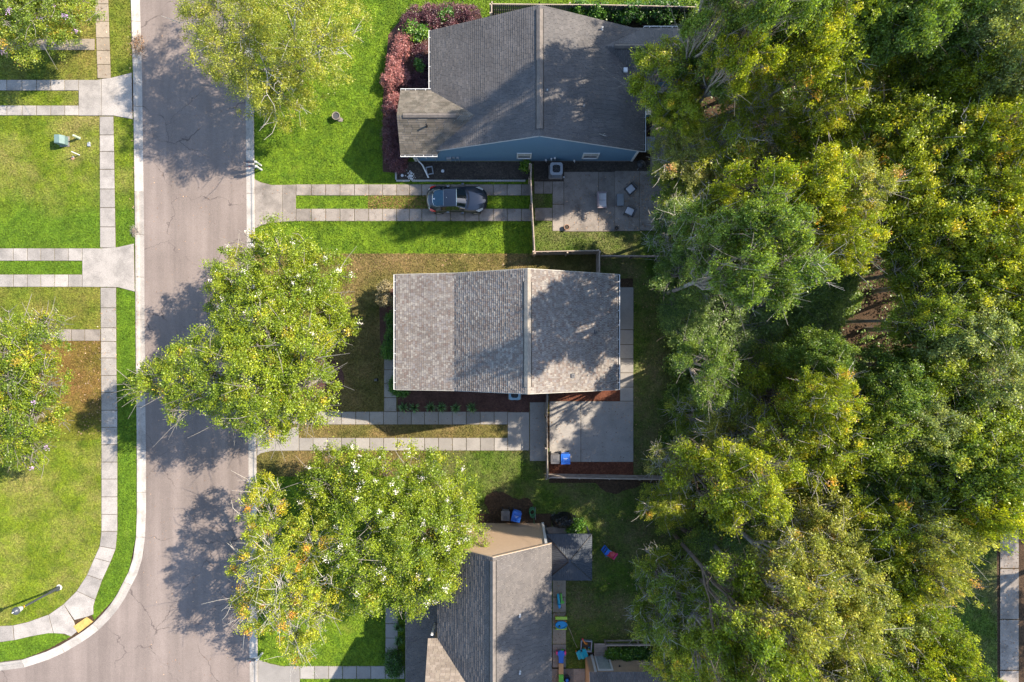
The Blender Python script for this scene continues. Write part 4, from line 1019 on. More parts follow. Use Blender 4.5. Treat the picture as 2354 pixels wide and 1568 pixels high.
b = P(668, 1270); make_tree('tree', b, [rb(610,1180,5.2,60,1.4,b), rb(640,1260,6.4,75,1.8,b), rb(720,1220,6.0,60,1.6,b), rb(590,1300,5.6,65,1.6,b), rb(660,1350,6.4,80,1.7,b), rb(730,1330,5.6,60,1.5,b), rb(600,1400,5.2,60,1.4,b), rb(690,1430,5.2,60,1.4,b), rb(760,1400,4.4,35,1.0,b), rb(610,1125,4.6,38,1.0,b), rb(690,1490,4.4,35,0.9,b), rb(565,1380,4.8,35,1.0,b)],
    8.2, 0.18, 'wood_y', 'thinly leaved tree with bare pale twigs beside the kerb', 105, 540, 95, 0.25, 0.10, 0.52, 0.2, 0.03, bark='bark_pale', nb=10, tw=6, twig_r=0.013, reach=1.06)
b = P(70, 70); make_tree('tree', b, [rb(20,40,4.0,80,1.6,b), rb(110,30,4.2,70,1.5,b), rb(60,-40,4.0,90,1.6,b), rb(150,60,3.2,50,1.2,b), rb(70,80,3.4,60,1.2,b), rb(-30,20,4,70,1.5,b), rb(190,15,3.0,40,1.0,b)],
    5.4, 0.10, 'wood_g', 'lilac flowering crape myrtle in the top left corner', 106, 600, 100, 0.28, 0.10, 0.5, 0.2, 0.04, flowers=('flower_lilac', 36))
b = P(50, 860); make_tree('tree', b, [rb(40,770,4.2,65,1.3,b), rb(95,800,4.0,60,1.3,b), rb(20,860,4.8,75,1.5,b), rb(100,880,4.4,65,1.3,b), rb(50,950,4.4,75,1.4,b), rb(-30,900,4.6,80,1.5,b), rb(30,1020,3.8,60,1.2,b), rb(110,960,3.6,45,1.0,b), rb(80,1040,3.2,40,1.0,b), rb(125,740,3.4,30,0.8,b)],
    6.0, 0.11, 'myrtle', 'thin open crape myrtle with a few lilac flowers over the rusty lawn at left', 107, 560, 95, 0.28, 0.105, 0.42, 0.22, 0.05, flowers=('flower_lilac', 14), nb=12, tw=5)
# a tree outside the frame at the right of the lower lawn keeps the street shade continuous is not needed

# --- the wood: six crowns, copied with their own size, turn and leaf colour
protos = []
for i in range(9):
    rng = np.random.default_rng(900+i); opn = i >= 6; bl = [(0, 0, 9.4, 2.3, 2.3, 2.2)]
    for k in range(6):
        a = k*math.pi/3 + rng.uniform(-0.35, 0.35); q = rng.uniform(1.2, 2.2)
        bl.append((math.cos(a)*q, math.sin(a)*q, rng.uniform(7.4, 9.4), rng.uniform(1.2, 1.9), rng.uniform(1.2, 1.9), rng.uniform(1.1, 1.7)))
    if opn:      # open crown: separate leaf lobes with sky between them
        bl = [(0.2, 0, 10.6, 1.1, 1.1, 0.9)]
        for k in range(9):
            a = k*2.4 + rng.uniform(-0.3, 0.3); q = rng.uniform(1.3, 2.9)
            bl.append((math.cos(a)*q, math.sin(a)*q, rng.uniform(7.0, 10.4), rng.uniform(0.75, 1.2), rng.uniform(0.75, 1.2), rng.uniform(0.55, 0.9)))
    dense = i % 3
    t = thing('tree', (0, 0, -300), 'proto', 'tree')
    tr, br = skeleton(rng, bl, 12, 0.19, 8 if dense < 2 else 9, 4, 0.4, 0.014, 1.0 if dense < 2 else 1.06)
    bark = ('bark', 'bark_dark', 'bark_pale')[dense]
    tr.build('trunk', M['bark_dark' if dense == 1 else 'bark'], t, smooth=True); br.build('branches', M[bark], t, smooth=True)
    c, nrm, size, tint, cc, d = foliage(rng, bl, 185 if opn else (360, 480, 250)[dense], (110, 110, 100)[dense], (0.34, 0.36, 0.31)[dense], (0.155, 0.165, 0.145)[dense], (0.52, 0.48, 0.50)[dense], 0.15, (0.012, 0.0, 0.02)[dense], lump=0.25, inner=0.5)
    put('crown', leaf_mesh('crown', c, nrm, size, tint, 0.5, rng), LM['wood_y'], t)
    protos.append(t)
ROWS = [
 ('just beyond the top edge', [(1700,-110,85,12,'g'),(1790,-200,95,13,'y'),(1890,-150,95,13,'g'),(1980,-260,95,13,'y'),(2080,-160,95,13,'g')]),
 ("at the top edge", [(1650,30,75,9,'d'),(1745,40,85,10,'d'),(1850,30,95,12,'d'),(1960,40,95,12,'g'),(2075,45,95,12,'d'),(2185,30,90,13,'d'),(2300,40,110,15,'p')]),
 ("level with the front wing", [(1525,165,88,9,'y'),(1625,150,65,9.5,'d'),(1705,120,80,11,'y'),(1760,215,95,12,'y'),(1870,130,95,13,'y'),(1930,220,95,12.5,'y'),(2030,190,100,13.5,'y'),(2150,170,85,12,'g'),(2225,180,95,14,'y'),(2340,160,95,15,'p')]),
 ("level with the blue wall", [(1560,255,60,7.5,'y'),(1590,340,85,8.5,'o'),(1680,310,100,11,'y'),(1790,320,95,12,'o'),(1890,330,95,12.5,'y'),(1990,310,95,12,'y'),(2095,310,105,13,'y'),(2210,310,105,13.5,'y'),(2315,300,95,14,'y')]),
 ("level with the car", [(1570,430,75,7.5,'g'),(1660,420,95,10,'o'),(1765,430,95,11.5,'y'),(1870,440,95,12,'y'),(1975,430,95,12.5,'o'),(2085,430,100,13,'y'),(2200,430,100,13,'g'),(2310,430,95,13.5,'y')]),
 ("level with the bright lawn strip", [(1555,520,72,7.5,'d'),(1640,520,95,9.5,'d'),(1740,530,95,11,'d'),(1850,540,95,12,'y'),(1960,540,90,12,'y'),(2070,540,100,12.5,'g'),(2190,540,105,13,'y'),(2310,550,100,13.5,'y')]),
 ("level with the tan roof's top", [(1580,620,80,7.5,'d'),(1680,630,100,9.5,'d'),(1790,620,100,11,'d'),(1890,640,95,11.5,'d'),(2110,620,85,12,'g'),(2220,640,105,13,'y'),(2330,650,95,13,'y')]),
 ("level with the tan roof's middle", [(1585,735,68,6.5,'d'),(1680,740,105,9,'d'),(1790,730,100,10.5,'d'),(1880,735,70,10.5,'d'),(1885,820,70,10,'d'),(1760,820,95,10,'g'),(2125,730,75,12,'g'),(2230,750,100,12.5,'p'),(2330,750,90,13,'g')]),
 ("level with the blue air conditioner", [(1625,840,80,7.5,'d'),(1690,920,95,9,'g'),(1790,920,95,10.5,'y'),(1900,920,85,11,'y'),(2060,900,85,11,'d'),(2160,850,100,12,'g'),(2270,870,105,12.5,'p')]),
 ("level with the patio bins", [(1610,970,78,7.5,'g'),(1690,1020,95,9.5,'o'),(1800,1020,95,11,'y'),(1910,1020,95,11.5,'y'),(2020,1000,95,11.5,'g'),(2130,980,100,12,'p'),(2240,980,105,12.5,'g'),(2340,970,90,12.5,'p')]),
 ("level with the weathered rail fence", [(1560,1065,72,7.5,'o'),(1640,1120,90,9.5,'y'),(1745,1120,95,11,'y'),(1850,1120,95,11.5,'y'),(1960,1110,95,11.5,'d'),(2075,1100,100,12,'g'),(2190,1090,105,12.5,'g'),(2305,1090,105,12.5,'g'),(3050,1000,135,12,'g')]),
 ("level with the gazebo", [(1540,1160,60,7,'y'),(1590,1240,78,8,'g'),(1690,1220,95,10,'d'),(1800,1220,95,11,'g'),(1910,1230,100,11.5,'o'),(2030,1220,100,11.5,'y'),(2140,1230,95,11.5,'o'),(2245,1180,70,11,'y'),(3060,1130,135,12,'y')]),
 ("level with the street lamp", [(1530,1330,78,7,'g'),(1620,1330,92,9,'g'),(1730,1320,100,10.5,'o'),(1840,1330,100,11,'o'),(1950,1330,100,11.5,'o'),(2060,1330,95,11.5,'y'),(2150,1330,75,11,'o'),(3050,1260,135,12,'g')]),
 ("level with the tactile plate", [(1515,1430,75,7.5,'g'),(1600,1430,90,9,'g'),(1710,1420,100,10.5,'g'),(1820,1430,100,11,'o'),(1930,1430,100,11.5,'o'),(2040,1430,100,11.5,'p'),(2130,1440,80,11,'g'),(3060,1390,135,12,'g')]),
 ("at the bottom edge", [(1570,1530,80,8,'y'),(1665,1530,92,10,'g'),(1770,1535,100,11,'g'),(1880,1540,100,11.5,'o'),(1990,1545,100,11.5,'g'),(2100,1540,95,11.5,'y'),(2195,1545,70,10,'g'),(3050,1520,135,12,'g')]),
]
LOOK = {'y': 'yellow green tree', 'g': 'mid green tree', 'd': 'deep green tree', 'o': 'olive brown tree', 'p': 'pale green tree'}
ORD = ['first', 'second', 'third', 'fourth', 'fifth', 'sixth', 'seventh', 'eighth', 'ninth', 'tenth']
PICK = {'y': (0, 3, 2), 'g': (0, 3, 5), 'd': (1, 4, 3), 'o': (2, 5), 'p': (3, 0, 5)}
rt = random.Random(5); used = set()
SUN_SPOTS = [(1525,760),(1545,800),(1335,485),(1345,985),(1235,1090),(1430,1180),(1490,505)]
for rowname, trees in ROWS:
    for i, (px, py, rp, hh, ty) in enumerate(sorted(trees)):
        hh = float(np.interp(px, [1500, 1590, 1640, 1700, 1790, 1860, 2400], [7.0, 8.0, 12.5, 15.5, 15.5, 13.0, 13.5])) + rt.uniform(-1.6, 1.4) + (1.5 if py > 1050 else 0.0) + (2.6 if 1240 < py and 1600 < px < 1850 else 0.0) + (2.6 if py < 260 and px > 1640 else 0.0) + (2.6 if 500 < py < 760 and 1620 < px < 1840 else 0.0)
        q = P(px, py, hh*0.78)
        for (gx, gy) in SUN_SPOTS:      # crowns cut low along the sun's path so light reaches these garden spots
            g0 = P(gx, gy); rel = Vector((q.x-g0.x, q.y-g0.y)); dd = rel.x*math.cos(SUN_AZ)+rel.y*math.sin(SUN_AZ); lat = abs(-rel.x*math.sin(SUN_AZ)+rel.y*math.cos(SUN_AZ))
            if lat < 1.25 and dd > 0: hh = min(hh, max(3.6, 0.84*dd+0.1))
        k = rt.choice((6, 7, 8)) if (1590 < px < 1840 or (px < 1600 and rt.random() < 0.5)) else rt.choice(PICK[ty])
        pr = protos[k]
        zc = hh*0.78; p = P(px, py, zc); sc = rp*1.18*S*(H-zc)/H/3.75
        if k not in used: t = pr; used.add(k)
        else: t = copy_tree(pr)
        t.location = (p.x, p.y, 0); t.rotation_euler = (0, 0, rt.uniform(0, 6.28)); t.scale = (sc*rt.uniform(0.92, 1.1), sc*rt.uniform(0.92, 1.1), hh/12.0*rt.uniform(0.95, 1.06))
        t['label'] = '%s %s, %s from left in the wood' % (LOOK[ty], rowname, ORD[i]) ; t['category'] = 'tree'; t['group'] = 'trees of the wood behind the houses'
        for ch in t.children:
            if ch.name.startswith('crown'):
                ch.material_slots[0].link = 'OBJECT'; ch.material_slots[0].material = LM['wood_'+ty]
for i, pr in enumerate(protos):
    if i not in used:
        for ch in list(pr.children): bpy.data.objects.remove(ch)
        bpy.data.objects.remove(pr)

# --- shrubs and hedges: leaf clouds over a twig frame
def shrub(name, base, blobs, lm, label, seed, ncl, nper, clr, leaf, mu=0.5, sd=0.15, cat='shrub', group=None, inner=0.75, aspect=0.6, lump=0.08, low=0.1):
    rng = np.random.default_rng(seed); t = thing(name, base, label, cat, group=group)
    tw = MB()
    for (x, y, z, rx, ry, rz) in blobs:
        for k in range(5):
            d = Vector(rng.normal(size=3)); d.z = abs(d.z)+0.3; d.normalize()
            e = Vector((x, y, z)) + Vector((d.x*rx, d.y*ry, d.z*rz))*0.85
            tw.tube([(x+rng.normal(0, rx*0.2), y+rng.normal(0, ry*0.2), 0.0), ((x+e.x)/2, (y+e.y)/2, e.z*0.55), e], [0.025, 0.018, 0.008], 4, cap=False)
    tw.build('stems', M['bark_dark'], t)
    c, nrm, size, tint, cc, d = foliage(rng, blobs, ncl, nper, clr, leaf, mu, sd, low=low, lump=lump, inner=inner)
    c[:, 2] = np.maximum(c[:, 2], 0.06)
    put('leaves', leaf_mesh('leaves', c, nrm, size, tint, aspect, rng), LM[lm], t)
    return t
def row_blobs(pts, z, r, rz, base):
    return [(P(x, y).x-base.x, P(x, y).y-base.y, z, r, r, rz) for x, y in pts]
b = P(905, 320)
shrub('hedge', b, row_blobs([(905,258),(903,285),(902,312),(903,340),(906,365),(918,382),(925,362)], 0.35, 0.56, 0.62, b), 'burgundy', 'burgundy hedge under the front wing gable', 201, 520, 34, 0.16, 0.075, 0.38, 0.14, 'hedge')
b = P(910, 150)
shrub('hedge', b, row_blobs([(908,185),(910,165),(915,145),(925,125),(932,105),(900,195),(925,185)], 0.4, 0.58, 0.75, b), 'burgundy', 'pinkish red hedge at the lawn edge beside the blue house', 202, 520, 34, 0.16, 0.075, 0.86, 0.12, 'hedge')
b = P(1000, 48)
shrub('hedge', b, row_blobs([(945,60),(960,42),(985,40),(1010,38),(1035,37),(1060,40),(1085,42),(950,85),(1000,58),(1030,55)], 0.4, 0.6, 0.7, b), 'burgundy', 'dark burgundy hedge curving above the blue house roof corner', 203, 620, 34, 0.16, 0.075, 0.36, 0.16, 'hedge')
b = P(968, 140)
shrub('shrub', b, row_blobs([(965,120),(970,150),(968,180),(975,200),(955,195)], 0.3, 0.5, 0.45, b), 'burgundy', 'deep purple shrub between the pink hedge and the gutter', 204, 330, 30, 0.16, 0.075, 0.22, 0.12)
b = P(903, 240)
shrub('shrub', b, row_blobs([(905,236),(916,232)], 0.3, 0.4, 0.5, b), 'burgundy', 'small pink shrub beside the upper porch gutter', 205, 110, 30, 0.14, 0.07, 0.85, 0.12)
b = P(956, 85)
shrub('shrub', b, row_blobs([(950,70),(962,92),(975,85),(945,85)], 0.6, 0.36, 0.5, b), 'green_shrub', 'bright green leafy plant among the burgundy hedges', 206, 150, 26, 0.2, 0.14, 0.55, 0.18, inner=0.4)
b = P(1028, 48)
shrub('shrub', b, row_blobs([(1022,50),(1034,42)], 0.75, 0.25, 0.4, b), 'green_shrub', 'small green plant in the dark burgundy hedge', 207, 50, 22, 0.18, 0.13, 0.5, 0.18, inner=0.4)
b = P(967, 160)
shrub('shrub', b, row_blobs([(966,155),(968,168)], 0.7, 0.22, 0.35, b), 'green_shrub', 'thin green sapling in the deep purple shrub', 208, 36, 22, 0.16, 0.12, 0.5, 0.18, inner=0.4)
b = P(897, 804)
shrub('hedge', b, row_blobs([(893,798),(903,798),(893,812),(904,812)], 0.45, 0.36, 0.5, b), 'green_shrub', 'clipped bright green bush at the head of the front walk', 209, 190, 30, 0.13, 0.085, 0.45, 0.12)
b = P(903, 745)
shrub('shrub', b, row_blobs([(902,730),(904,748),(903,762),(900,775)], 0.4, 0.3, 0.4, b), 'green_shrub', 'loose green shrub by the front gutter of the two storey house', 210, 120, 26, 0.16, 0.10, 0.35, 0.15)
b = P(893, 678)
shrub('shrub', b, row_blobs([(888,668),(896,660),(893,682),(886,690),(898,694)], 0.9, 0.36, 0.9, b), 'tan_shrub', 'tan speckled shrub at the upper front corner of the two storey house', 211, 200, 28, 0.16, 0.09, 0.55, 0.2)
b = P(910, 892)
shrub('shrub', b, row_blobs([(909,876),(909,892),(918,898),(930,899)], 0.35, 0.3, 0.4, b), 'green_shrub', 'dark green shrub at the lower front corner of the two storey house', 212, 130, 26, 0.15, 0.09, 0.35, 0.15)
b = P(905, 1515)
shrub('shrub', b, row_blobs([(904,1498),(916,1498),(904,1514),(916,1514),(904,1530),(916,1530)], 0.55, 0.42, 0.55, b), 'green_shrub', 'clipped dark green shrub beside the lower front walk', 213, 330, 30, 0.13, 0.075, 0.14, 0.12)
b = P(1208, 382)
shrub('shrub', b, row_blobs([(1204,384),(1212,380),(1209,388)], 0.3, 0.24, 0.3, b), 'green_shrub', 'bright green weed below the left window of the blue wall', 214, 60, 24, 0.14, 0.11, 0.7, 0.15, inner=0.4)
for i, (x, y, r_, lab) in enumerate(((1410,1497,0.42,'bright green shrub against the low tan building, nearest the white door'),(1437,1500,0.4,'bright green shrub against the low tan building, second from the white door'),(1462,1497,0.42,'leafy shrub against the low tan building, third from the white door'),(1490,1503,0.5,'dark leafy shrub against the low tan building, farthest from the white door'))):
    b = P(x, y); shrub('shrub', b, [(0, 0, 0.4, r_, r_, 0.5), (0.3, 0.1, 0.4, r_*0.7, r_*0.7, 0.45), (-0.3, 0.05, 0.35, r_*0.7, r_*0.7, 0.4)], 'green_shrub', lab, 230+i, 90, 26, 0.18, 0.13, 0.62-0.12*i, 0.15, group='shrubs along the low tan building', inner=0.4)
for i, (x, y, r_, lab) in enumerate(((1330,24,0.5,'light green vine clump on the fence behind the blue house roof'),(1372,30,0.6,'green bush at the foot of the fence behind the blue house'),(1450,30,0.9,'dark ivy heap over the right part of the rear fence'),(1520,28,1.0,'ivy covered heap at the right end of the rear fence'))):
    b = P(x, y, 0.9); b.z = 0; shrub('shrub', b, [(0, 0, 0.9, r_, r_*0.8, 0.95), (r_*0.8, 0.1, 0.7, r_*0.8, r_*0.7, 0.8), (-r_*0.8, 0, 0.7, r_*0.7, r_*0.6, 0.8)], 'green_shrub', lab, 240+i, 130, 28, 0.2, 0.13, 0.5-0.1*i, 0.15, group='shrubs on the rear fence', inner=0.45)
for i, (x, y, r_, h_, lab) in enumerate(((1545,585,0.9,1.2,'low dark bush at the wood edge beside the three rail fence'),(1560,670,1.0,1.5,'low bush at the wood edge behind the tan spotted grass'),(1570,820,1.1,1.6,'dark round bush at the wood edge by the lit grass strips'),(1560,905,0.9,1.3,'dark bush left of the wood by the lower patio'),(1545,1010,0.8,1.1,'olive bush beside the lower patio corner'),(1600,60,1.2,2.0,'dark bush behind the rear fence end'),(1585,110,1.1,1.8,'dark green bush behind the rear wing of the blue house'),(1885,745,1.2,1.8,'low dark bush in the brown clearing of the wood, left side'),(1935,700,1.0,1.4,'low dark bush in the brown clearing of the wood, right side'),(1320,1210,0.45,0.7,'leafy weed clump beside the gazebo corner'))):
    b = P(x, y, h_*0.5); b.z = 0; shrub('shrub', b, [(0, 0, h_*0.5, r_, r_, h_*0.55), (r_*0.6, r_*0.4, h_*0.45, r_*0.7, r_*0.7, h_*0.5), (-r_*0.4, -r_*0.5, h_*0.45, r_*0.7, r_*0.7, h_*0.45)], 'wood_d' if i < 9 else 'green_shrub', lab, 260+i, int(150*r_*r_)+30, 30, 0.22, 0.13, 0.45, 0.18, group='bushes at the wood edge')
rng = np.random.default_rng(55); uc = []
for k in range(900):
    p = P(rng.uniform(1560, 2330), rng.uniform(-40, 1640))
    if 1900 < 1177+p.x/S < 2010 and 640 < 784-p.y/S < 760 and rng.random() < 0.6: continue
    if 1177+p.x/S > 2160 and p.y < -12.5: continue
    uc.append((p.x, p.y, rng.uniform(0.3, 1.6), rng.uniform(0.5, 1.1)))
uc = np.array(uc); k = np.repeat(np.arange(len(uc)), 80); n = len(k)
c = uc[k, :3] + rng.normal(size=(n, 3))*uc[k, 3:4]*np.array([0.5, 0.5, 0.3]); c[:, 2] = np.maximum(c[:, 2], 0.05)
me = leaf_mesh('undergrowth', c, np.array([0.1, 0, 0.9])+rng.normal(size=(n, 3))*0.6, rng.uniform(0.1, 0.24, n), rng.normal(0.5, 0.2, n), 0.55, rng)
me.materials.append(LM['wood_d']); o = bpy.data.objects.new('undergrowth', me); C.objects.link(o); tag(o, 'low leafy undergrowth covering the floor of the wood', 'undergrowth', kind='stuff')
# strap-leaved clumps in the mulch
def strap_plant(x, y, wpx, label, seed, group):
    rng = np.random.default_rng(seed); b = P(x, y); t = thing('plant', b, label, 'plant', group=group)
    m = MB(); W = wpx*S/2; heads = max(1, round(wpx/22))
    for hh in range(heads):
        ox = (hh-(heads-1)/2)*W*2/heads
        for k in range(46):
            a = rng.uniform(0, 6.28); L = rng.uniform(0.25, 0.5); z = rng.uniform(0.15, 0.42); w = 0.022
            d = Vector((math.cos(a), math.sin(a), 0)); n = Vector((-d.y, d.x, 0))*w
            p0 = Vector((ox, 0, 0.04))+d*0.03; p1 = p0+d*L*0.5+Vector((0, 0, z)); p2 = p0+d*L+Vector((0, 0, z*0.55))
            m.add([p0-n, p0+n, p1+n, p1-n, p2], [(0,1,2,3), (3,2,4)])
    o = m.build('leaves', LM['strap'], t)
    at = o.data.attributes.new('tint', 'FLOAT', 'FACE'); at.data.foreach_set('value', np.clip(rng.normal(0.45, 0.2, len(o.data.polygons)), 0, 1).astype(np.float32))
for i, (x, y, w_, lab) in enumerate(((941,936,50,'grassy green clump in the mulch nearest the front walk'),(1003,936,50,'widest grassy green clump in the mulch bed'),(1048,937,32,'round grassy clump in the mulch, third from the front walk'),(1085,937,25,'smallest grassy clump in the mulch, nearest the air conditioner'),(916,1440,26,'strappy dark plant beside the lower front walk'),(917,1470,26,'strappy dark plant just above the clipped dark shrub'))):
    strap_plant(x, y, w_, lab, 300+i, 'grassy clumps')

# ------------------------------------------------------------------ grass blades (real geometry over the lawn sheets)
def inside(poly, x, y):
    r = np.zeros(len(x), bool); n = len(poly); j = n-1
    for i in range(n):
        xi, yi = poly[i]; xj, yj = poly[j]
        c = ((yi > y) != (yj > y)) & (x < (xj-xi)*(y-yi)/((yj-yi) or 1e-12)+xi)
        r ^= c; j = i
    return r
for q in ([(955,60),(1453,60),(1453,373),(955,373)], [(1065,650),(1385,650),(1385,880),(1065,880)], [(945,1200),(1250,1200),(1250,1700),(945,1700)], [(1346,1508),(1600,1508),(1600,1700),(1346,1700)]): excl(q)
gr = np.random.default_rng(3); GT = 0
X0, X1, Y0, Y1 = -36.6, 36.6, -24.6, 24.6
for pts, mat, dens, z in LAWNS:
    w = np.array([(P(*p).x, P(*p).y) for p in pts])
    lo = np.maximum(w.min(0), (X0, Y0)); hi = np.minimum(w.max(0), (X1, Y1))
    if (hi <= lo).any(): continue
    n = int((hi-lo).prod()*260*dens)
    x = gr.uniform(lo[0], hi[0], n); y = gr.uniform(lo[1], hi[1], n)
    k = inside(w, x, y); x, y = x[k], y[k]
    for e in EXCL:
        if (e.max(0) < lo).any() or (e.min(0) > hi).any(): continue
        bb = (x > e[:, 0].min()) & (x < e[:, 0].max()) & (y > e[:, 1].min()) & (y < e[:, 1].max())
        if bb.any():
            ii = np.where(bb)[0]; kill = inside(e, x[ii]+gr.normal(0, 0.035, len(ii)), y[ii]+gr.normal(0, 0.035, len(ii))); m_ = np.ones(len(x), bool); m_[ii[kill]] = False; x, y = x[m_], y[m_]
    n = len(x); GT += n
    if not n: continue
    a = gr.uniform(0, 6.28, n); hgt = gr.uniform(0.03, 0.085, n); lean = gr.uniform(0.02, 0.10, n); wd = gr.uniform(0.02, 0.045, n)
    dx, dy = np.cos(a), np.sin(a)
    v = np.empty((n, 3, 3), np.float32)
    v[:, 0] = np.stack([x-dy*wd, y+dx*wd, np.full(n, z)], 1); v[:, 1] = np.stack([x+dy*wd, y-dx*wd, np.full(n, z)], 1)
    v[:, 2] = np.stack([x+dx*lean, y+dy*lean, z+hgt], 1)
    me = bpy.data.meshes.new('lawn_grass'); me.vertices.add(n*3); me.vertices.foreach_set('co', v.ravel())
    me.loops.add(n*3); me.loops.foreach_set('vertex_index', np.arange(n*3, dtype=np.int32))
    me.polygons.add(n); me.polygons.foreach_set('loop_start', np.arange(0, n*3, 3, dtype=np.int32)); me.update(); me.validate()
    me.materials.append(mat); o = bpy.data.objects.new('lawn_grass', me); C.objects.link(o)
    tag(o, 'short grass blades growing over the lawn', 'grass', kind='stuff')

# ------------------------------------------------------------------ dark coupe
M['car_paint'] = plain('graphite_car_paint', (0.050, 0.056, 0.070), 0.28, metal=0.55, var=0.03, coat=0.9)
M['car_glass'] = plain('dark_car_glass', (0.012, 0.02, 0.024), 0.04, spec=0.9)
M['hatch_glass'] = plain('sky_reflection_glass', (0.02, 0.075, 0.12), 0.15, spec=0.6)  # blue of the reflected sky painted into the base colour
M['chrome'] = plain('bright_trim', (0.7, 0.7, 0.7), 0.2, metal=0.9, var=0.02)
M['tail_red'] = plain('tail_lamp_red', (0.55, 0.012, 0.012), 0.2)
M['lamp_clear'] = plain('clear_lamp', (0.55, 0.55, 0.50), 0.15)
M['rubber'] = plain('tyre_rubber', (0.02, 0.02, 0.02), 0.85)
def car():
    t = thing('parked_car', P(1052, 463, 0.075), 'dark graphite two door coupe parked on the upper driveway', 'car')
    st = [(-2.13,.50,.70,.36,.72),(-2.06,.66,.78,.46,.82),(-1.92,.83,.86,.58,.92),(-1.65,.90,.89,.64,1.01),(-1.25,.92,.89,.63,1.15),(-.86,.90,.88,.61,1.26),(-.4,.87,.86,.60,1.31),
          (.04,.865,.86,.595,1.30),(.30,.87,.86,.63,1.16),(.70,.885,.86,.69,.945),(1.05,.91,.84,.72,.90),(1.45,.915,.79,.67,.83),(1.80,.85,.70,.56,.73),(2.02,.70,.60,.42,.63),(2.12,.50,.50,.28,.53)]
    grid = []
    for x, W, zs, wt, zt in st:
        h = [(.86*W,.20),(.97*W,.34),(W,.56),(.975*W,zs-.07),(.90*W,zs),(wt,zt-.045),(.84*wt,zt-.012),(.42*wt,zt+.004),(0,zt+.008)]
        cv = lambda y: -0.26*(y/.9)**2*max(0, min(1, (x+.05)/.6)) + 0.24*(y/.9)**2*max(0, min(1, (-x-.75)/.6))
        full = [(x+cv(y),y,z) for y, z in h] + [(x+cv(y),-y,z) for y, z in h[-2::-1]]
        grid.append(full)
    n = len(grid[0]); body, ws, rw, sw = MB(), MB(), MB(), MB()
    for i in range(len(grid)-1):
        x0, x1 = st[i][0], st[i+1][0]
        for j in range(n-1):
            f = [grid[i][j], grid[i][j+1], grid[i+1][j+1], grid[i+1][j]]
            jj = min(j, n-2-j); tgt = body
            if x0 >= 0.03 and x1 <= 0.71 and jj >= 5: tgt = ws
            elif x0 >= -1.66 and x1 <= -0.85 and jj >= 6: tgt = rw
            elif x0 >= -1.26 and x1 <= 0.31 and jj == 4: tgt = sw
            tgt.add(f, [(0, 1, 2, 3)])
    for e in (0, -1): body.add(grid[e], [tuple(range(n))])
    def fin(mb, name, mat):
        o = mb.build(name, M[mat], t, smooth=True)
        import bmesh
        bm = bmesh.new(); bm.from_mesh(o.data); bmesh.ops.remove_doubles(bm, verts=bm.verts, dist=0.002); bmesh.ops.recalc_face_normals(bm, faces=bm.faces); bm.to_mesh(o.data); bm.free()
        return o
    fin(body, 'body', 'car_paint'); fin(ws, 'windscreen', 'car_glass'); fin(rw, 'rear_window', 'hatch_glass'); fin(sw, 'side_windows', 'car_glass')
    # silver edge along windscreen base, roof edge, rear glass
    m = MB(); m.tube([(0.56,-.70,.955),(0.26,-.655,1.11),(0.02,-.60,1.285),(0.03,-.3,1.318),(0.035,0,1.325),(0.03,.3,1.318),(0.02,.60,1.285)], .017, 4); m.build('windscreen_trim', M['chrome'], t)
    m = MB(); m.tube([(-.87,-.56,1.245),(-.87,0,1.282),(-.87,.56,1.245)], .010, 4); m.build('hatch_seam', M['metal_grey'], t)
    m = MB(); m.tube([(-1.10,-.585,1.175),(-1.40,-.56,1.085),(-1.56,-.46,1.045),(-1.63,-.25,1.032),(-1.65,0,1.03),(-1.63,.25,1.032),(-1.56,.46,1.045),(-1.40,.56,1.085),(-1.10,.585,1.175)], .014, 4); m.build('rear_window_trim', M['chrome'], t)
    m = MB(); m.add([(0.66,-.68,.945),(0.76,-.35,.962),(0.79,0,.966),(0.76,.35,.962),(0.66,.68,.945),(0.76,.68,.93),(0.87,.35,.938),(0.90,0,.94),(0.87,-.35,.938),(0.76,-.68,.93)],[(0,1,8,9),(1,2,7,8),(2,3,6,7),(3,4,5,6)]); m.build('cowl', M['black'], t)
    for y in (-.25, .30):
        m = MB(); m.tube([(0.75,y,.965),(0.60,y+.33,1.025)], .012, 4); m.build('wiper', M['black'], t)
    for s in (1, -1):
        m = MB(); m.add([(-1.84,s*.66,.935),(-1.46,s*.84,.95),(-1.44,s*.90,.87),(-1.72,s*.88,.80),(-1.86,s*.78,.82)], [(0,1,2,3,4)] ); o = m.build('tail_lamp', M['tail_red'], t)
        m = MB(); m.add([(-1.90,s*.58,.925),(-1.82,s*.68,.945),(-1.86,s*.75,.86),(-1.95,s*.64,.83)], [(0,1,2,3)]); m.build('reversing_lamp', M['lamp_clear'], t)
        m = MB(); m.add([(1.30,s*.80,.82),(1.80,s*.60,.735),(1.83,s*.70,.66),(1.55,s*.88,.70)], [(0,1,2,3)]); m.v = [(a,b,c+.022) for a,b,c in m.v]; m.build('headlight', M['lamp_clear'], t)
        m = MB(); m.box((0.42,s*1.0,.93),(.20,.17,.13),taper=.8); m.tube([(0.46,s*.88,.88),(0.44,s*.95,.91)], .025, 5); m.build('door_mirror', M['car_paint'], t, bevel=.02)
        m = MB(); m.box((-.62,s*.895,.74),(.16,.03,.035)); m.build('door_handle', M['chrome'], t)
        for x in (-1.28, 1.32):
            m = MB(); ys = s*.70; ye = s*.925
            m.tube([(x,ys,.33),(x,ye-.02*s,.33),(x,ye,.33)],[.335,.335,.31],20); w = m.build('tyre', M['rubber'], t, smooth=False)
            m = MB(); m.tube([(x,ye,.33),(x,ye+.008*s,.33)],[.22,.21],14); m.build('rim', M['chrome'], w)
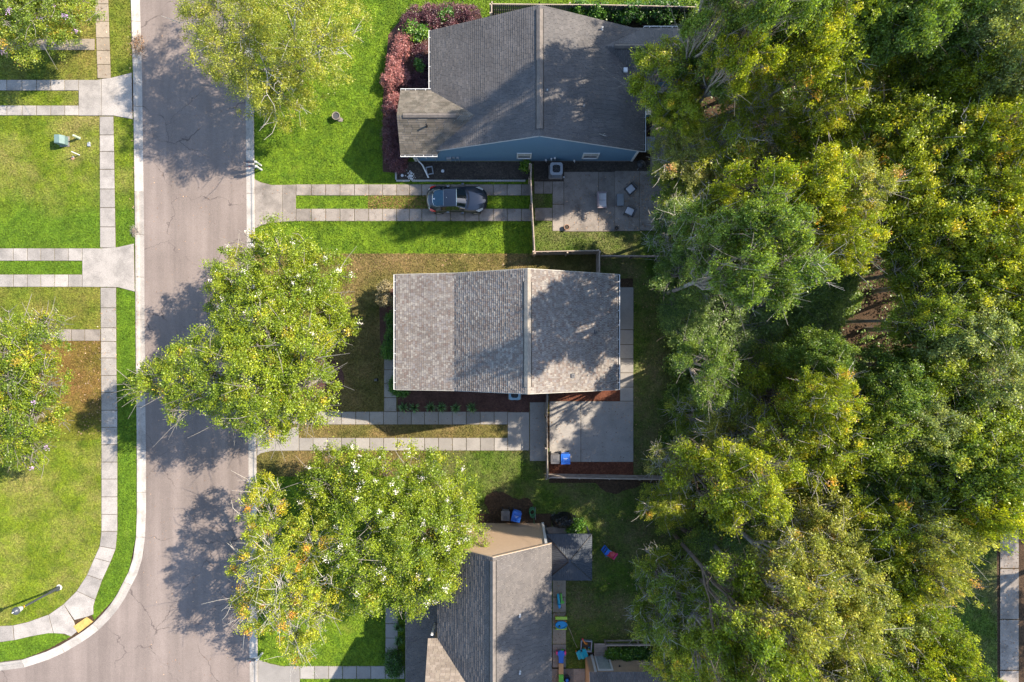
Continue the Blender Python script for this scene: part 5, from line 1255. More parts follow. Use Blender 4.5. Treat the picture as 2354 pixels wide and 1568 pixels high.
    m = MB(); m.lathe((-.66,0,1.315),[(.03,-.02),(.022,.05),(.006,.07)],8); m.build('aerial', M['white'], t)
    m = MB(); m.box((-1.53,-.05,1.075),(.10,.09,.006), rz=.5); m.build('sticker', M['print'], t)
    m = MB(); m.box((1.62,.36,.80),(.34,.07,.03), rz=-.25); m.build('bonnet_crease', M['car_paint'], t, bevel=.012)
    m = MB(); m.box((1.62,-.36,.80),(.34,.07,.03), rz=.25); m.build('bonnet_crease', M['car_paint'], t, bevel=.012)
car()

# ------------------------------------------------------------------ street lamp, mailboxes, utility boxes
M['lamp_metal'] = plain('dark_lamp_metal', (0.075, 0.085, 0.10), 0.4, metal=0.3)
M['lantern'] = plain('lantern_glass', (0.5, 0.52, 0.5), 0.2)
M['yellow_tag'] = plain('yellow_tag', (0.75, 0.42, 0.02), 0.6)
def street_lamp():
    t = thing('street_lamp', P(137, 1350), 'dark street lamp with round cap on a white base in the corner lawn', 'street lamp')
    m = MB(); m.lathe((0,0,0),[(.20,0),(.20,.05),(.15,.08)],16); m.build('base', M['white'], t)
    m = MB(); m.lathe((0,0,0),[(.13,.06),(.13,.25),(.10,.35),(.10,1.0),(.075,1.1),(.065,3.55),(.05,3.6)],14); m.build('pole', M['lamp_metal'], t)
    m = MB(); m.box((.11,-.08,.32),(.12,.10,.2)); m.build('service_hatch', M['lamp_metal'], t)
    m = MB(); m.lathe((0,0,0),[(.07,3.42),(.071,3.5)],12); m.build('tag', M['yellow_tag'], t)
    m = MB(); m.lathe((0,0,0),[(.06,3.58),(.15,3.7),(.20,4.0),(.21,4.12)],14); m.build('lantern', M['lantern'], t)
    m = MB(); m.lathe((0,0,0),[(.25,4.10),(.255,4.14),(.20,4.24),(.09,4.33),(.03,4.36)],18); m.build('cap', M['lamp_metal'], t)
    m = MB(); m.lathe((0,0,0),[(.03,4.34),(.03,4.46),(.01,4.5)],8); m.build('photocell', M['white'], t)
    for k in range(4):
        a = k*math.pi/2+.4; m = MB(); m.tube([(.09*math.cos(a),.09*math.sin(a),3.6),(.215*math.cos(a),.215*math.sin(a),4.1)],.012,4); m.build('strut', M['lamp_metal'], t)
street_lamp()
M['mail_grey'] = plain('grey_mailbox', (0.10, 0.11, 0.125), 0.45)
def mailbox(p, label, white=False, flag=True):
    t = thing('mailbox', p, label, 'mailbox', rz=math.pi, group='mailboxes along the kerb')
    m = MB(); m.box((0,0,.55),(.10,.10,1.1)); m.build('post', M['white'], t, bevel=.008)
    m = MB(); m.box((0,0,1.13),(.14,.14,.05),taper=.5); m.build('post_cap', M['white'], t)
    m = MB(); m.box((.24,0,1.0),(.62,.09,.05)); m.build('arm', M['white'], t)
    m = MB(); m.tube([(.06,0,.62),(.42,0,.96)],.028,4); m.build('brace', M['white'], t)
    m = MB(); L = .52; pr = [(-.085,0),(.085,0),(.085,.11)]+[(.085*math.cos(a),.11+.085*math.sin(a)) for a in (0.5,1.05,1.57,2.1,2.64)]+[(-.085,.11)]
    vs = [(.12,y,1.03+z) for y,z in pr]+[(.12+L,y,1.03+z) for y,z in pr]; k = len(pr)
    m.add(vs,[tuple(range(k))[::-1],tuple(range(k,2*k))]+[(i,(i+1)%k,k+(i+1)%k,k+i) for i in range(k)]); m.build('box', M['white' if white else 'mail_grey'], t)
    m = MB(); m.box((.12+L+.008,0,1.12),(.012,.15,.16)); m.build('door', M['charcoal'], t)
    m = MB(); m.box((.42,.095,1.2),(.04,.012,.14)); m.build('flag', M['tail_red'], t)
mailbox(P(601, 381), 'grey mailbox on a white post, upper one of the pair across the street')
mailbox(P(602, 391), 'grey mailbox on a white post, lower one of the pair across the street')
mailbox(P(604, 1500), 'single grey mailbox on a white post near the bottom of the street')
M['util_green'] = plain('utility_green', (0.14, 0.215, 0.20), 0.55, var=0.15)
M['util_pale'] = plain('pale_green_plastic', (0.42, 0.50, 0.38), 0.55)
t = thing('utility_box', P(150, 326), 'green metal utility box with sloped lid on the pale lime lawn', 'utility box')
m = MB(); m.box((0,0,.04),(.66,.72,.08)); m.build('pad', M['concrete_old'], t)
m = MB(); m.add([(-.27,-.3,.08),(.27,-.3,.08),(.27,.3,.08),(-.27,.3,.08),(-.27,-.3,.72),(.08,-.3,.72),(.27,-.3,.45),(-.27,.3,.72),(.08,.3,.72),(.27,.3,.45)],
    [(0,3,2,1),(4,5,8,7),(5,6,9,8),(6,1,2,9),(0,4,7,3),(0,1,6,5,4),(3,7,8,9,2)]); m.build('cabinet', M['util_green'], t, bevel=.015)
m = MB(); m.box((-.10,0,.735),(.36,.56,.03)); m.build('lid', M['util_green'], t, bevel=.01)
t = thing('cable_pedestal', P(183, 318), 'pale green round topped cable pedestal leaning on the left lawn', 'pedestal', rz=.0)
m = MB(); m.lathe((0,0,0),[(.10,0),(.10,.06),(.085,.08),(.08,.62),(.06,.70),(.02,.73)],12); m.build('tube', M['util_pale'], t)
m = MB(); m.lathe((0,0,0),[(.13,0),(.12,.03)],12); m.build('collar', M['wood_dark'], t)
t = thing('water_meter', P(206, 333), 'small pale blue valve box half sunk by the left pavement', 'meter box')
m = MB(); m.box((0,0,.06),(.2,.26,.12)); m.build('box', M['metal_grey'], t, bevel=.015); m = MB(); m.lathe((.06,.12,.1),[(.06,0),(.05,.06),(.02,.08)],10); m.build('valve', M['util_pale'], t)
t = thing('marker_post', P(184, 357), 'slim white plastic marker post in the left lawn', 'marker post')
m = MB(); m.tube([(0,0,0),(-.05,.02,.8),(-.055,.02,.84)],[.035,.035,.02],8); m.build('tube', M['white'], t); m = MB(); m.lathe((0,0,0),[(.05,0),(.045,.03)],8); m.build('collar', M['wood_dark'], t)
t = thing('valve_cover', P(168, 364), 'small round brown valve cover with pale knob in the left lawn', 'valve cover')
m = MB(); m.lathe((0,0,0),[(.13,0),(.13,.06),(.10,.08)],14); m.build('lid', M['terracotta'], t); m = MB(); m.lathe((.08,.08,.05),[(.05,0),(.05,.08),(.03,.1)],8); m.build('knob', M['white'], t)

# ------------------------------------------------------------------ planter, small garden things
t = thing('planter', P(776, 271), 'round half barrel planter with rusty soil on the vivid lawn', 'planter')
m = MB(); m.lathe((0,0,0),[(.20,0),(.27,.42),(.28,.46),(.24,.46),(.235,.36)],18); m.build('tub', M['wood'], t)
m = MB(); m.lathe((0,0,0),[(.235,.34),(.12,.38),(.02,.39)],14); m.build('soil', M['dead_soil'] if 'dead_soil' in M else M['mulch_red'], t)
for z in (.12,.36):
    m = MB(); m.lathe((0,0,z),[(.215+.06*z*2.2,0),(.222+.06*z*2.2,.03)],18); m.build('hoop', M['charcoal'], t)
t = thing('flat_stone', P(783, 276), 'flat pale stone leaning beside the half barrel planter', 'stone'); m = MB(); m.prism([(-.16,-.12),(.12,-.15),(.2,.05),(.05,.16),(-.14,.1)],0,.09,.02); m.build('stone', M['concrete_old'], t)
t = thing('window_well_frame', P(988, 393), 'open white rectangular frame lying on the dark planting bed', 'frame', rz=.18)
for c, d in (((-.21,0,.10),(.06,.56,.12)),((.21,0,.10),(.06,.56,.12)),((0,.25,.10),(.36,.06,.118)),((0,-.25,.10),(.36,.06,.118))):
    m = MB(); m.box(c,d); m.build('side', M['metal_grey'], t)
for nm_, x, y, r, lab in (('drain_cleanout',1018,394,.10,'round pale cleanout cap in the dark planting bed'),('garden_light',925,404,.09,'small pale round light at the lower end of the burgundy hedge'),('garden_light',942,181,.10,'small pale globe light beside the pink hedge'),('drain_cleanout',1296,408,.05,'small white cap beside the round topped air conditioner')):
    t = thing(nm_, P(x,y), lab, nm_.replace('_',' ')); m = MB(); m.lathe((0,0,0),[(r,0),(r,.14),(r*.6,.17)],12); m.build('cap', M['print'], t); m = MB(); m.lathe((0,0,0),[(r*1.3,0),(r*1.2,.09)],12); m.build('collar', M['metal_grey'], t)
t = thing('spotlight', P(866, 873), 'small black garden spotlight on the shaded front lawn', 'spotlight')
m = MB(); m.tube([(0,0,0),(0,0,.22)],.02,6); m.build('stake', M['black'], t); m = MB(); m.tube([(-.1,0,.24),(.13,.02,.32)],[.10,.12],10); m.build('lamp_head', M['black'], t)
# edging blocks along the dark bed
t = thing('bed_edging', P(1060, 416), 'row of pale blue grey edging blocks along the dark planting bed', 'edging')
o0 = P(1060, 416); me = None
spots = [(x, 416.5, 0) for x in np.arange(914.5, 1207, 6.05)] + [(911, y, math.pi/2) for y in (399, 405, 411)]
for x, y, a in spots:
    if 927 < x < 931 or 944 < x < 948: continue
    if me is None:
        m = MB(); m.box((0,0,.09),(.172,.115,.18)); o = m.build('block', M['bed_block'], t, bevel=.01); me = o.data
    else:
        o = bpy.data.objects.new('block', me); C.objects.link(o); o.parent = t
    p = P(x, y); o.location = (p.x-o0.x, p.y-o0.y, random.uniform(-.012,.008)); o.rotation_euler = (0,0,a+random.uniform(-.05,.05))
# white pebbles where the downspout ends
rngp = np.random.default_rng(8); m = MB()
for k in range(90):
    p = P(945+rngp.normal(0,4), 405+rngp.normal(0,5)); r = rngp.uniform(.02,.05); m.lathe((p.x,p.y,.07),[(r,0),(r*.8,r*.7)],5)
tag(m.build('pebbles', M['white']), 'scatter of white pebbles under the front downspout', 'pebbles', kind='stuff')

# ------------------------------------------------------------------ air conditioners
def aircon(p, label, w, h, pale=False):
    t = thing('air_conditioner', p, label, 'air conditioner', group='air conditioners beside the houses'); mat = M['ac_blue'] if pale else M['ac_body']
    def rr(w, r, n=5): 
        return [(sx*(w/2-r)+r*math.cos(a), sy*(w/2-r)+r*math.sin(a)) for sx, sy, a0 in ((1,1,0),(-1,1,math.pi/2),(-1,-1,math.pi),(1,-1,1.5*math.pi)) for a in np.linspace(a0, a0+math.pi/2, n)]
    m = MB(); m.prism(rr(w*1.16,.1), 0, .10, .02); m.build('pad', M['concrete_old'], t)
    m = MB(); m.prism(rr(w*.96,.16), .1, h-.06); m.build('coil', M['ac_dark'], t)
    g_ = MB(); q = rr(w*.985,.16,7)
    for (x,y) in q:
        g_.box((x,y,h/2+.02),(.02,.02,h-.16))
    for k in range(9):
        z = .16+(h-.26)*k/8
        for i in range(len(q)):
            g_.tube([(q[i][0],q[i][1],z),(q[(i+1)%len(q)][0],q[(i+1)%len(q)][1],z)],.008,3,cap=False)
    g_.build('grille', mat, t, kind='stuff')
    m = MB(); out = rr(w,.17,8); k = len(out); inn = [(w*.36*math.cos(a), w*.36*math.sin(a)) for a in [math.atan2(y,x) for x,y in out]]
    vs = [(x,y,h-.10) for x,y in out]+[(x,y,h) for x,y in out]+[(x,y,h) for x,y in inn]+[(x,y,h-.12) for x,y in inn]
    m.add(vs,[(r*k+i,r*k+(i+1)%k,(r+1)*k+(i+1)%k,(r+1)*k+i) for r in range(3) for i in range(k)]); m.build('top_panel', mat, t)
    m = MB(); m.lathe((0,0,h-.30),[(w*.355,0),(w*.355,.02)],18); m.build('well_floor', M['ac_dark'], t)
    for b_ in range(3):
        a = b_*2.094+.5; m = MB(); c,s_ = math.cos(a),math.sin(a)
        p_ = [Vector((.05,-.05,0)),Vector((w*.30,-.13,.03)),Vector((w*.32,.10,-.03)),Vector((.07,.05,0))]
        m.add([(v.x*c-v.y*s_, v.x*s_+v.y*c, h-.13+v.z) for v in p_]+[(v.x*c-v.y*s_, v.x*s_+v.y*c, h-.14+v.z) for v in p_],[(0,1,2,3),(7,6,5,4),(0,4,5,1),(1,5,6,2),(2,6,7,3),(3,7,4,0)]); m.build('fan_blade', M['metal_grey'], t)
    m = MB(); m.lathe((0,0,h-.2),[(.07,0),(.07,.10),(.04,.12)],12); m.build('hub', M['charcoal'], t)
    for a in np.linspace(0, math.pi, 5)[:-1]:
        m = MB(); m.tube([(w*.37*math.cos(a),w*.37*math.sin(a),h+.004),(-w*.37*math.cos(a),-w*.37*math.sin(a),h+.004)],.006,3); m.build('guard_wire', M['charcoal'], t)
M['ac_blue'] = plain('pale_blue_condenser', (0.26, 0.42, 0.52), 0.5, var=0.06)
aircon(P(1277, 396), 'round topped grey air conditioner below the blue wall', .86, 1.0)
aircon(P(1183, 904), 'pale blue air conditioner half under the eave of the two storey house', .80, .9, True)

# ------------------------------------------------------------------ garden seats and grill
M['cushion'] = plain('pale_cushion', (0.56, 0.55, 0.56), 0.8, var=0.05); M['wicker'] = plain('dark_wicker', (0.075, 0.07, 0.07), 0.7, var=0.25, nscale=20, bmp=0.4)
M['wicker_l'] = plain('mauve_frame', (0.33, 0.26, 0.27), 0.6)
def seat(p, label, n, rz, frame, name, group=None):
    """armless lounge seat facing +x with n cushions side by side"""
    t = thing(name, p, label, 'sofa' if n > 1 else 'chair', rz=rz, group=group); W = n*.48
    m = MB(); m.box((.02,0,.34),(.60,W+.04,.08)); m.build('seat_frame', M[frame], t)
    for sx in (-.25,.29):
        for sy in (-1,1):
            m = MB(); m.box((sx,sy*(W/2-.03),.16),(.06,.06,.32)); m.build('leg', M[frame], t)
    for i in range(n):
        m = MB(); m.box((.04,(i-(n-1)/2)*.48,.43),(.52,.465,.10)); m.build('seat_cushion', M['cushion'], t, bevel=.03)
    m = MB(); m.box((-.31,0,.56),(.08,W+.06,.52)); m.build('backrest', M[frame], t, bevel=.01)
    for sy in (-1,1):
        m = MB(); m.box((.0,sy*(W/2+.05),.50),(.64,.06,.05)); m.box((.29,sy*(W/2+.05),.25),(.05,.05,.48)); m.build('armrest', M[frame], t)
seat(P(1382,463,.0), 'pale two seat garden sofa on the upper patio', 2, 0.0, 'wicker_l', 'garden_sofa')
seat(P(1448,437), 'square garden chair with pale cushion, upper one on the patio', 1, math.pi+.72, 'wicker', 'garden_chair', 'garden chairs on the upper patio')
seat(P(1446,489), 'square garden chair with pale cushion, lower one on the patio', 1, math.pi-.45-1.57*0, 'wicker', 'garden_chair', 'garden chairs on the upper patio')
t = thing('coffee_table', P(1424,462), 'low grey rectangular garden table between the patio seats', 'table')
m = MB(); m.box((0,0,.40),(.48,.84,.04)); m.build('tabletop', plain('slate_top',(0.16,0.18,0.19),0.35), t, bevel=.01)
for sx in (-1,1):
    for sy in (-1,1):
        m = MB(); m.box((sx*.2,sy*.37,.19),(.05,.05,.38)); m.build('leg', M['wicker'], t)
m = MB(); m.box((0,0,.12),(.4,.74,.03)); m.build('shelf', M['wicker'], t)
for x, y, r, mt, lab, pl in ((1302,524,.18,'terracotta','terracotta pot with dry stems at the lower left patio corner',False),(1416,526,.14,'black','small black plant pot on the lower patio edge',True)):
    t = thing('plant_pot', P(x,y), lab, 'plant pot'); m = MB(); m.lathe((0,0,.05),[(r*.7,0),(r,.28),(r*1.1,.3),(r*.9,.3),(r*.88,.22)],14); m.build('pot', M[mt], t)
    m = MB(); m.lathe((0,0,.05),[(r*.88,.24),(.02,.26)],12); m.build('soil', M['soil'], t)
t = thing('kettle_grill', P(1469,384), 'round black kettle grill at the lower right corner of the blue house', 'grill')
m = MB(); m.lathe((0,0,0),[(.05,.42),(.22,.52),(.29,.70),(.295,.74)],18); m.build('bowl', M['black'], t); m = MB(); m.lathe((0,0,0),[(.30,.745),(.27,.86),(.15,.97),(.03,1.0)],18); m.build('lid', M['black'], t)
m = MB(); m.tube([(-.07,0,1.0),(-.07,0,1.06),(.07,0,1.06),(.07,0,1.0)],.014,5); m.build('handle', M['wood'], t)
for k in range(3):
    a = k*2.094; m = MB(); m.tube([(.14*math.cos(a),.14*math.sin(a),.5),(.28*math.cos(a),.28*math.sin(a),.06)],.014,5); m.build('leg', M['metal_grey'], t)
t = thing('storage_chest', P(1492,336), 'grey storage chest against the right end of the blue house', 'chest')
m = MB(); m.box((0,0,.28),(.55,.9,.56)); m.build('body', M['charcoal'], t, bevel=.02); m = MB(); m.box((0,0,.60),(.60,.95,.08)); m.build('lid', M['ac_body'], t, bevel=.02)
t = thing('cool_box', P(1487,260), 'small bright blue cool box behind the blue house gutter', 'cool box')
m = MB(); m.box((0,0,.22),(.36,.55,.44)); m.build('body', plain('sky_blue_plastic',(0.05,0.30,0.62),0.4), t, bevel=.03); m = MB(); m.box((0,0,.47),(.38,.57,.06)); m.build('lid', M['print'], t, bevel=.02)
t = thing('folded_chair', P(1490,287), 'dark folded garden chair leaning behind the blue house', 'chair')
for k in range(5):
    m = MB(); m.box((.02,(k-2)*.14,.36),(.05,.10,.7), M=Matrix.Rotation(.35,3,'Y')); m.build('slat', M['black'], t)
m = MB(); m.tube([(-.1,-.36,0),(.14,-.36,.72)],.02,5); m.build('frame', M['charcoal'], t); m = MB(); m.tube([(-.1,.36,0),(.14,.36,.72)],.02,5); m.build('frame', M['charcoal'], t)

# ------------------------------------------------------------------ wheeled bins, hose, heap
def bin_(p, label, blue, rz):
    t = thing('wheeled_bin', p, label, 'bin', rz=rz, group='wheeled bins beside the houses'); mat = M['bin_blue' if blue else 'bin_grey']
    w, d = (.64,.72) if blue else (.60,.66)
    m = MB(); vs = []
    for z, k in ((.06,.78),(.98,1.0)):
        for sx, sy in ((-1,-1),(1,-1),(1,1),(-1,1)): vs.append((sx*w/2*.92*k, sy*d/2*.92*k, z))
    m.add(vs,[(3,2,1,0),(4,5,6,7),(0,1,5,4),(1,2,6,5),(2,3,7,6),(3,0,4,7)]); m.build('body', mat, t, bevel=.02)
    m = MB(); m.box((0,-.01,1.02),(w,d,.07)); ld = m.build('lid', mat, t, bevel=.028)
    m = MB(); m.box((0,.02,1.065),(w*.74,d*.70,.03),taper=.9); m.build('lid_panel', mat, ld, bevel=.012)
    if blue:
        pr = MB()
        for r_, (n_, zz) in enumerate(((6,.05),(3,-.03))):
            for k in range(n_): pr.box(((k-(n_-1)/2)*.045, zz, 1.0835),(.032,.03,.004))
        pr.build('lid_print', M['print'], ld, kind='stuff')
    else:
        m = MB(); m.box((0,-.08,1.085),(w*.42,d*.34,.02)); m.build('lid_hatch', M['charcoal'], ld, bevel=.008)
    m = MB(); m.tube([(-w*.4,d/2+.05,.98),(w*.4,d/2+.05,.98)],.02,6); m.build('handle', mat, t)
    for s in (-1,1):
        m = MB(); m.tube([(s*w*.36,d*.42,.11),(s*w*.46,d*.42,.11)],.11,12); m.build('wheel', M['rubber'], t)
bin_(P(1276,1055,1.05)*Vector((1,1,0)) if False else Vector((P(1276,1055,1.05).x,P(1276,1055,1.05).y,.07)), 'grey wheeled bin on the lower patio, against the fence', False, 0.0)
bin_(Vector((P(1300,1055,1.05).x,P(1300,1055,1.05).y,.07)), 'blue wheeled bin on the lower patio', True, 0.02)
bin_(Vector((P(1162,1186,1.05).x,P(1162,1186,1.05).y,.03)), 'dark wheeled bin at the tan wall, under the tree', False, -.03)
bin_(Vector((P(1187,1188,1.05).x,P(1187,1188,1.05).y,.03)), 'bright blue wheeled bin turned askew at the tan wall', True, -.22)
M['hose'] = plain('green_hose', (0.04, 0.22, 0.08), 0.4)
t = thing('hose_cart', P(1224,1176), 'black hose cart with a coiled green hose above the tan wall', 'hose reel')
m = MB(); 
for y in (-.36,.36): m.box((0,y,.3),(.34,.04,.05))
for x in (-.17,.17): m.box((x,0,.3),(.04,.74,.05))
m.build('frame', M['black'], t)
for i,(sx,sy) in enumerate(((-1,-1),(1,-1),(-1,1),(1,1))):
    m = MB(); m.tube([(sx*.17,sy*.34,.3),(sx*.19,sy*.38,.03)],.018,5); m.build('leg', M['black'], t)
m = MB(); pts = []
for k in range(120):
    a = k*.33; r = .14+.05*math.sin(k*.7)+.0006*k; pts.append((r*math.cos(a)*1.0-.02, r*math.sin(a)*1.5+.05, .36+.0008*k+.01*math.sin(k)))
m.tube(pts,.017,5); m.tube([(-.02,-.2,.4),(.08,-.45,.2),(.12,-.75,.5)],.015,5); m.build('hose', M['hose'], t)
m = MB(); m.tube([(.2,.36,.3),(.2,-.35,.34),(.2,-.42,.5)],.012,5); m.build('handle', M['metal_grey'], t)
t = thing('covered_heap', Vector((P(1297,1200,.5).x,P(1297,1200,.5).y,0)), 'heap under a crumpled black sheet beside the gazebo', 'covered heap')
m = MB(); rg = np.random.default_rng(4); nx, ny = 22, 14; vs = []
for i in range(ny):
    for j in range(nx):
        u, v = j/(nx-1)*2-1, i/(ny-1)*2-1; r2 = u*u*.8+v*v
        z = max(.02, .85*(1-r2**1.4))+.05*math.sin(u*17+v*5)*math.cos(v*9)+rg.normal(0,.02)
        wob = 1+.06*math.sin(math.atan2(v,u)*5)
        vs.append((u*.86*wob, v*.58*wob, max(.01, z)))
m.add(vs,[(i*nx+j,i*nx+j+1,(i+1)*nx+j+1,(i+1)*nx+j) for i in range(ny-1) for j in range(nx-1)]); m.build('sheet', plain('black_tarpaulin',(0.012,0.012,0.014),0.35), t)
m = MB(); m.box((0,0,.2),(1.0,.6,.4)); m.build('heap', M['wood_dark'], t)

# ------------------------------------------------------------------ toys
def tm(name, c, rough=.35): return plain(name, c, rough, var=.04)
T = {'red': tm('red_plastic',(0.62,0.015,0.06)), 'blue': tm('blue_plastic',(0.01,0.14,0.62)), 'teal': tm('teal_plastic',(0.0,0.36,0.47)), 'lime': tm('lime_plastic',(0.45,0.66,0.03)),
     'green': tm('green_plastic',(0.12,0.50,0.02)), 'orange': tm('orange_plastic',(0.80,0.25,0.01)), 'sky': tm('bright_blue_plastic',(0.0,0.30,0.62)), 'pink': tm('pink_plastic',(0.78,0.03,0.20)), 'tan': tm('tan_plastic',(0.55,0.33,0.13)), 'grey': tm('grey_plastic',(0.27,0.29,0.33))}
t = thing('toy_slide', P(1397,1266), 'small red and blue plastic slide on the back grass', 'toy slide', rz=-.62)
m = MB(); m.add([(-.05,-.19,.60),(.25,-.19,.34),(.62,-.2,.10),(.66,-.2,.08),(-.05,.19,.60),(.25,.19,.34),(.62,.2,.10),(.66,.2,.08)],[(0,1,5,4),(1,2,6,5),(2,3,7,6)]); m.build('chute', T['red'], t)
for s in (-1,1):
    m = MB(); m.tube([(-.05,s*.2,.66),(.25,s*.2,.40),(.62,s*.22,.15)],.035,6); m.build('chute_side', T['red'], t)
m = MB(); m.box((.64,0,.10),(.10,.54,.14)); m.build('foot_block', T['pink'], t, bevel=.03)
for s in (-1,1):
    m = MB(); m.box((-.30,s*.20,.36),(.10,.05,.72), M=Matrix.Rotation(.28,3,'Y')); m.build('ladder_side', T['blue'], t, bevel=.015)
for k in range(3):
    m = MB(); m.box((-.42+.12*k,0,.18+.2*k),(.10,.38,.04)); m.build('step', T['blue'], t)
m = MB(); m.box((-.12,0,.60),(.2,.40,.05)); m.build('platform', T['blue'], t)
for s in (-1,1):
    m = MB(); m.tube([(-.24,s*.22,.6),(-.16,s*.23,.86),(.06,s*.22,.64)],.022,6); m.build('grab_rail', T['sky'], t)
t = thing('toy_rocker', P(1285,1375), 'teal and green plastic rocker by the gutterless eave of the tan walled house', 'toy')
t['label'] = 'teal and green plastic rocker toy below the gazebo'
m = MB(); m.box((-.06,.10,.42),(.17,.75,.10), rz=.12); m.build('body', T['teal'], t, bevel=.03); m = MB(); m.prism([(-.13,-.26),(.1,-.28),(.07,-.5),(-.06,-.55)],.36,.52,.02); m.build('head', T['sky'], t)
m = MB(); m.box((.15,.12,.24),(.12,.62,.12), rz=.1); m.build('footboard', T['green'], t, bevel=.02); m = MB(); m.box((.22,-.20,.24),(.26,.16,.10)); m.build('footrest', T['green'], t, bevel=.02)
m = MB(); m.tube([(-.1,.45,.02),(-.1,.1,-.0+.03),(-.1,-.35,.12)],.03,6); m.build('rocker_rail', T['teal'], t)
t = thing('toy_table', P(1289,1430), 'lime green and blue plastic water table on the paved walk', 'toy table')
m = MB(); m.lathe((0,0,.40),[(.37,0),(.42,.10),(.38,.12),(.34,.06)],20,1.0,.66); m.build('basin', T['sky'], t); m = MB(); m.box((-.0,-.30,.42),(.80,.09,.12)); m.build('edge_rail', T['lime'], t, bevel=.03)
m = MB(); m.box((0,.46,.44),(.84,.22,.10)); m.build('bench', T['lime'], t, bevel=.03); 
for sx in (-1,1):
    for y in (-.2,.2,.46):
        m = MB(); m.box((sx*.34,y,.2),(.08,.08,.4)); m.build('leg', T['orange' if y > .1 else 'lime'], t)
m = MB(); m.lathe((-.12,-.1,.5),[(.07,-.04),(.05,.06)],10); m.build('funnel', M['black'], t); m = MB(); m.lathe((-.12,-.1,.55),[(.03,0),(.02,.05)],8); m.build('knob', T['lime'], t)
t = thing('sand_tray', P(1347,1482), 'grey plastic sand tray with an orange digger arm', 'sand tray', rz=-.06)
for c,d in (((-.36,0,.16),(.08,.80,.26)),((.36,0,.16),(.08,.80,.26)),((0,.36,.16),(.64,.08,.258)),((0,-.34,.16),(.64,.12,.258))):
    m = MB(); m.box(c,d); m.build('side', T['grey'], t, bevel=.02)
m = MB(); m.box((0,0,.09),(.62,.62,.06)); m.build('sand', M['soil'], t)
m = MB(); m.tube([(.02,.16,.22),(-.14,.32,.52),(-.30,.52,.42)],[.07,.05,.035],7); m.build('digger_arm', T['orange'], t); m = MB(); m.lathe((-.31,.54,.40),[(.06,-.05),(.05,.05)],8); m.build('digger_bucket', T['red'], t)
for x,y,c in ((.2,-.12,'sky'),(.18,-.26,'lime'),(-.18,-.2,'green')):
    m = MB(); m.lathe((x,y,.12),[(.05,0),(.035,.07)],8); m.build('sand_mould', T[c], t)
t = thing('ride_on_toy', P(1337,1499), 'teal ride on toy touching the grey sand tray', 'ride on toy', rz=.35)
for c,d in (((-.20,0,.32),(.34,.58,.12)),((.22,0,.32),(.30,.60,.12)),((0,-.05,.38),(.22,.52,.14)),((0,.22,.30),(.46,.2,.12))):
    m = MB(); m.box(c,d); m.build('shell', T['teal'], t, bevel=.05)
for sx in (-1,1):
    for sy in (-1,1):
        m = MB(); m.tube([(sx*.30,sy*.2,.1),(sx*.38,sy*.2,.1)],.10,12); m.build('wheel', T['orange'], t)
m = MB(); m.tube([(.05,.28,.36),(.05,.36,.6)],.03,6); m.lathe((.05,.36,.6),[(.07,0),(.05,.06)],8); m.build('steering_wheel', M['black'], t)
t = thing('play_bridge', P(1289,1500), 'long toy bridge with blue, tan and lime sections below the paved walk', 'toy bridge')
m = MB(); m.prism([(-.17,-.55),(.16,-.55),(.17,-.1),(.25,.02),(.22,.25),(.1,.32),(-.12,.32),(-.24,.24),(-.25,.0),(-.18,-.1)],.34,.44,.02); m.build('deck_end', T['blue'], t)
for s in (-1,1):
    m = MB(); m.lathe((s*.29,.14,.30),[(.05,-.2),(.07,.0),(.06,.12)],10,1,2.3); m.build('side_bumper', T['pink'], t)
m = MB(); m.box((.09,.30,.30),(.16,.10,.2)); m.build('step', T['green'], t, bevel=.02)
for y,cn,nm in ((-.95,'tan','plank_section'),(-1.72,'green','plank_section'),(-2.48,'pink','plank_section')):
    m = MB(); m.box((0,y,.40),(.33,.75,.06)); q = m.build(nm, T[cn], t, bevel=.01)
    for k in range(7):
        m = MB(); m.box((0,y-.32+.105*k,.435),(.27,.03,.014)); m.build('tread', T[cn], q)
    for sx in (-1,1):
        m = MB(); m.box((sx*.14,y,.19),(.04,.3,.38)); m.build('leg', T['grey'], t)
t = thing('tub', P(1302,1556), 'round black tub holding a blue bucket beside the toy bridge', 'tub')
m = MB(); m.lathe((0,0,.06),[(.20,0),(.24,.22),(.25,.24),(.22,.24),(.20,.06)],18); m.build('tub', M['black'], t); m = MB(); m.lathe((.02,-.08,.1),[(.09,0),(.11,.26),(.09,.26)],12); m.build('bucket', T['blue'], t)
t = thing('toy_hoop', P(1293,1563), 'thin pale pink hoop leaning on the toy bridge', 'hoop'); m = MB(); m.tube([(.30*math.cos(a)+.1,-.1,.05+.3+.30*math.sin(a)) for a in np.linspace(0,2*math.pi,22)],.02,5); m.build('hoop', plain('pale_pink',(0.75,0.5,0.6),0.5), t); m = MB(); m.box((.1,-.1,.05),(.12,.08,.06)); m.build('foot', M['white'], t)
m = MB(); a, b_ = P(1303,1434,.06), P(1327,1489,.06); m.tube([a, a.lerp(b_,.35)+Vector((.03,0,0)), a.lerp(b_,.7)+Vector((-.02,0,0)), b_], .014, 5)
tag(m.build('rope', M['wood_top']), 'pale cord stretched across the grass from walk to ride on toy', 'rope')

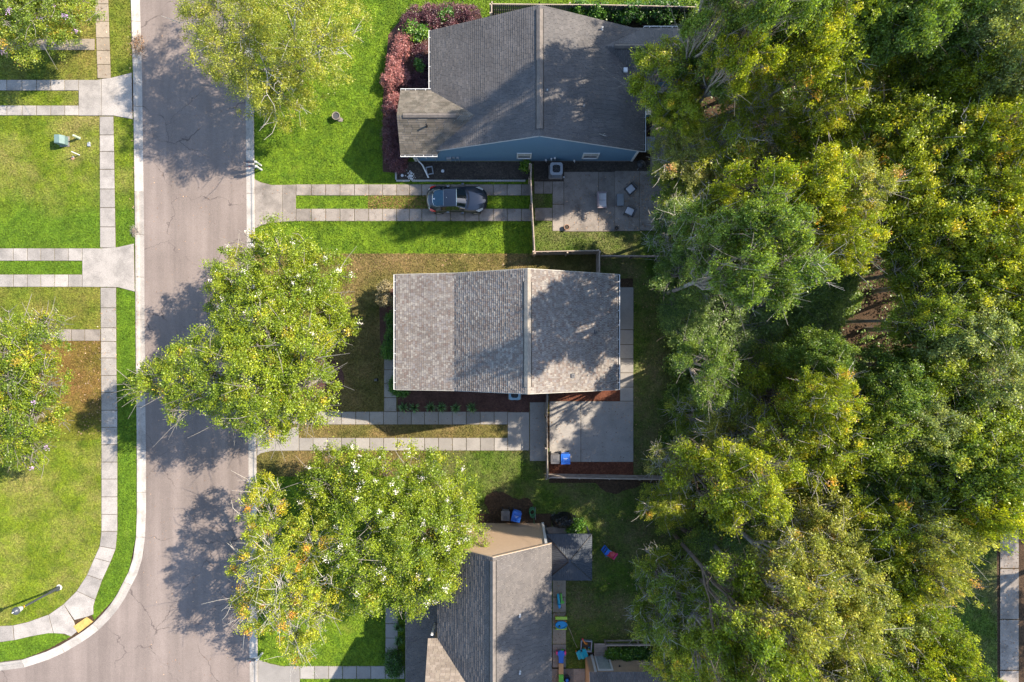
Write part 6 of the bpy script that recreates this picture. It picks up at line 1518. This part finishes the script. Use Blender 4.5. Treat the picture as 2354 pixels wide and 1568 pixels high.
# ------------------------------------------------------------------ fallen leaves and a heap of cut twigs
def debris(name, p, r, n, label, seed):
    rng = np.random.default_rng(seed); t = thing(name, p, label, 'debris pile'); m = MB()
    for k in range(46):
        a = rng.uniform(0,6.28); q = Vector((rng.normal(0,r*.5),rng.normal(0,r),rng.uniform(.08,.22))); d = Vector((math.cos(a),math.sin(a),rng.uniform(-.1,.25)))*rng.uniform(.15,.4)
        m.tube([q-d,q+Vector(rng.normal(0,.03,3)),q+d],[.008,.012,.006],3)
    m.build('twigs', M['bark'], t, kind='stuff')
    c = np.stack([rng.normal(0,r*.55,n),rng.normal(0,r*.9,n),np.abs(rng.normal(.10,.06,n))+.03],1)
    put('dead_leaves', leaf_mesh('dead_leaves', c, rng.normal(size=(n,3))+np.array([0,0,.8]), rng.uniform(.06,.13,n), rng.random(n), .5, rng), LM['dead'], t, kind='stuff')
debris('twig_pile', P(318,104), .42, 700, 'brown heap of cut twigs and leaves on the upper left kerb', 1)
debris('leaf_pile', P(312,531), .12, 60, 'small orange clump of leaves on the left kerb', 2)
rng = np.random.default_rng(77); cs = []
def scatter(x0,y0,x1,y1,n,z=.085):
    for k in range(n):
        p = P(rng.uniform(x0,x1), rng.uniform(y0,y1)); cs.append((p.x,p.y,z))
scatter(1265,924,1455,1060,260); scatter(1218,925,1258,1058,60); scatter(1300,398,1540,530,350); scatter(1440,400,1545,530,500); scatter(1270,1330,1300,1530,160); scatter(688,946,1217,976,120); scatter(600,430,1224,450,130)
scatter(600,480,1224,508,120); scatter(1270,1536,1340,1568,60); scatter(2297,1190,2341,1568,300,.065); scatter(225,700,270,1000,140); scatter(222,0,250,180,90); scatter(300,0,312,560,60,.13)
scatter(330,60,560,1560,500,.02); scatter(313,560,322,1100,80,.12); scatter(1456,600,1640,1090,900,.05); scatter(1300,1180,1600,1480,600,.06); scatter(760,583,1240,625,350,.06); scatter(590,960,880,1040,120,.06); scatter(180,780,232,1000,350,.06)
c = np.array(cs); n = len(c); me = leaf_mesh('fallen_leaves', c, rng.normal(size=(n,3))*.5+np.array([0,0,1.0]), rng.uniform(.05,.12,n), rng.random(n), .55, rng)
me.materials.append(LM['dead']); o = bpy.data.objects.new('fallen_leaves', me); C.objects.link(o); tag(o, 'dry brown leaves scattered over paving and grass', 'fallen leaves', kind='stuff')
# a dry twig on the dark roof
x_, y_ = P(1388,306,4.6).x, P(1388,306,4.6).y; z_ = zz_blue(x_)+.05; m = MB(); m.tube([(x_-.25,y_+.06,z_+.12),(x_,y_,z_),(x_+.22,y_-.03,z_-.08)],.018,4); m.tube([(x_,y_,z_),(x_+.12,y_+.12,z_-.02)],.012,4)
tag(m.build('fallen_twig', M['bark_pale']), 'pale dry twig lying on the shaded slope of the blue house roof', 'twig')
t = thing('standing_trunk', (0,0,0), 'x', 'x'); bpy.data.objects.remove(t)
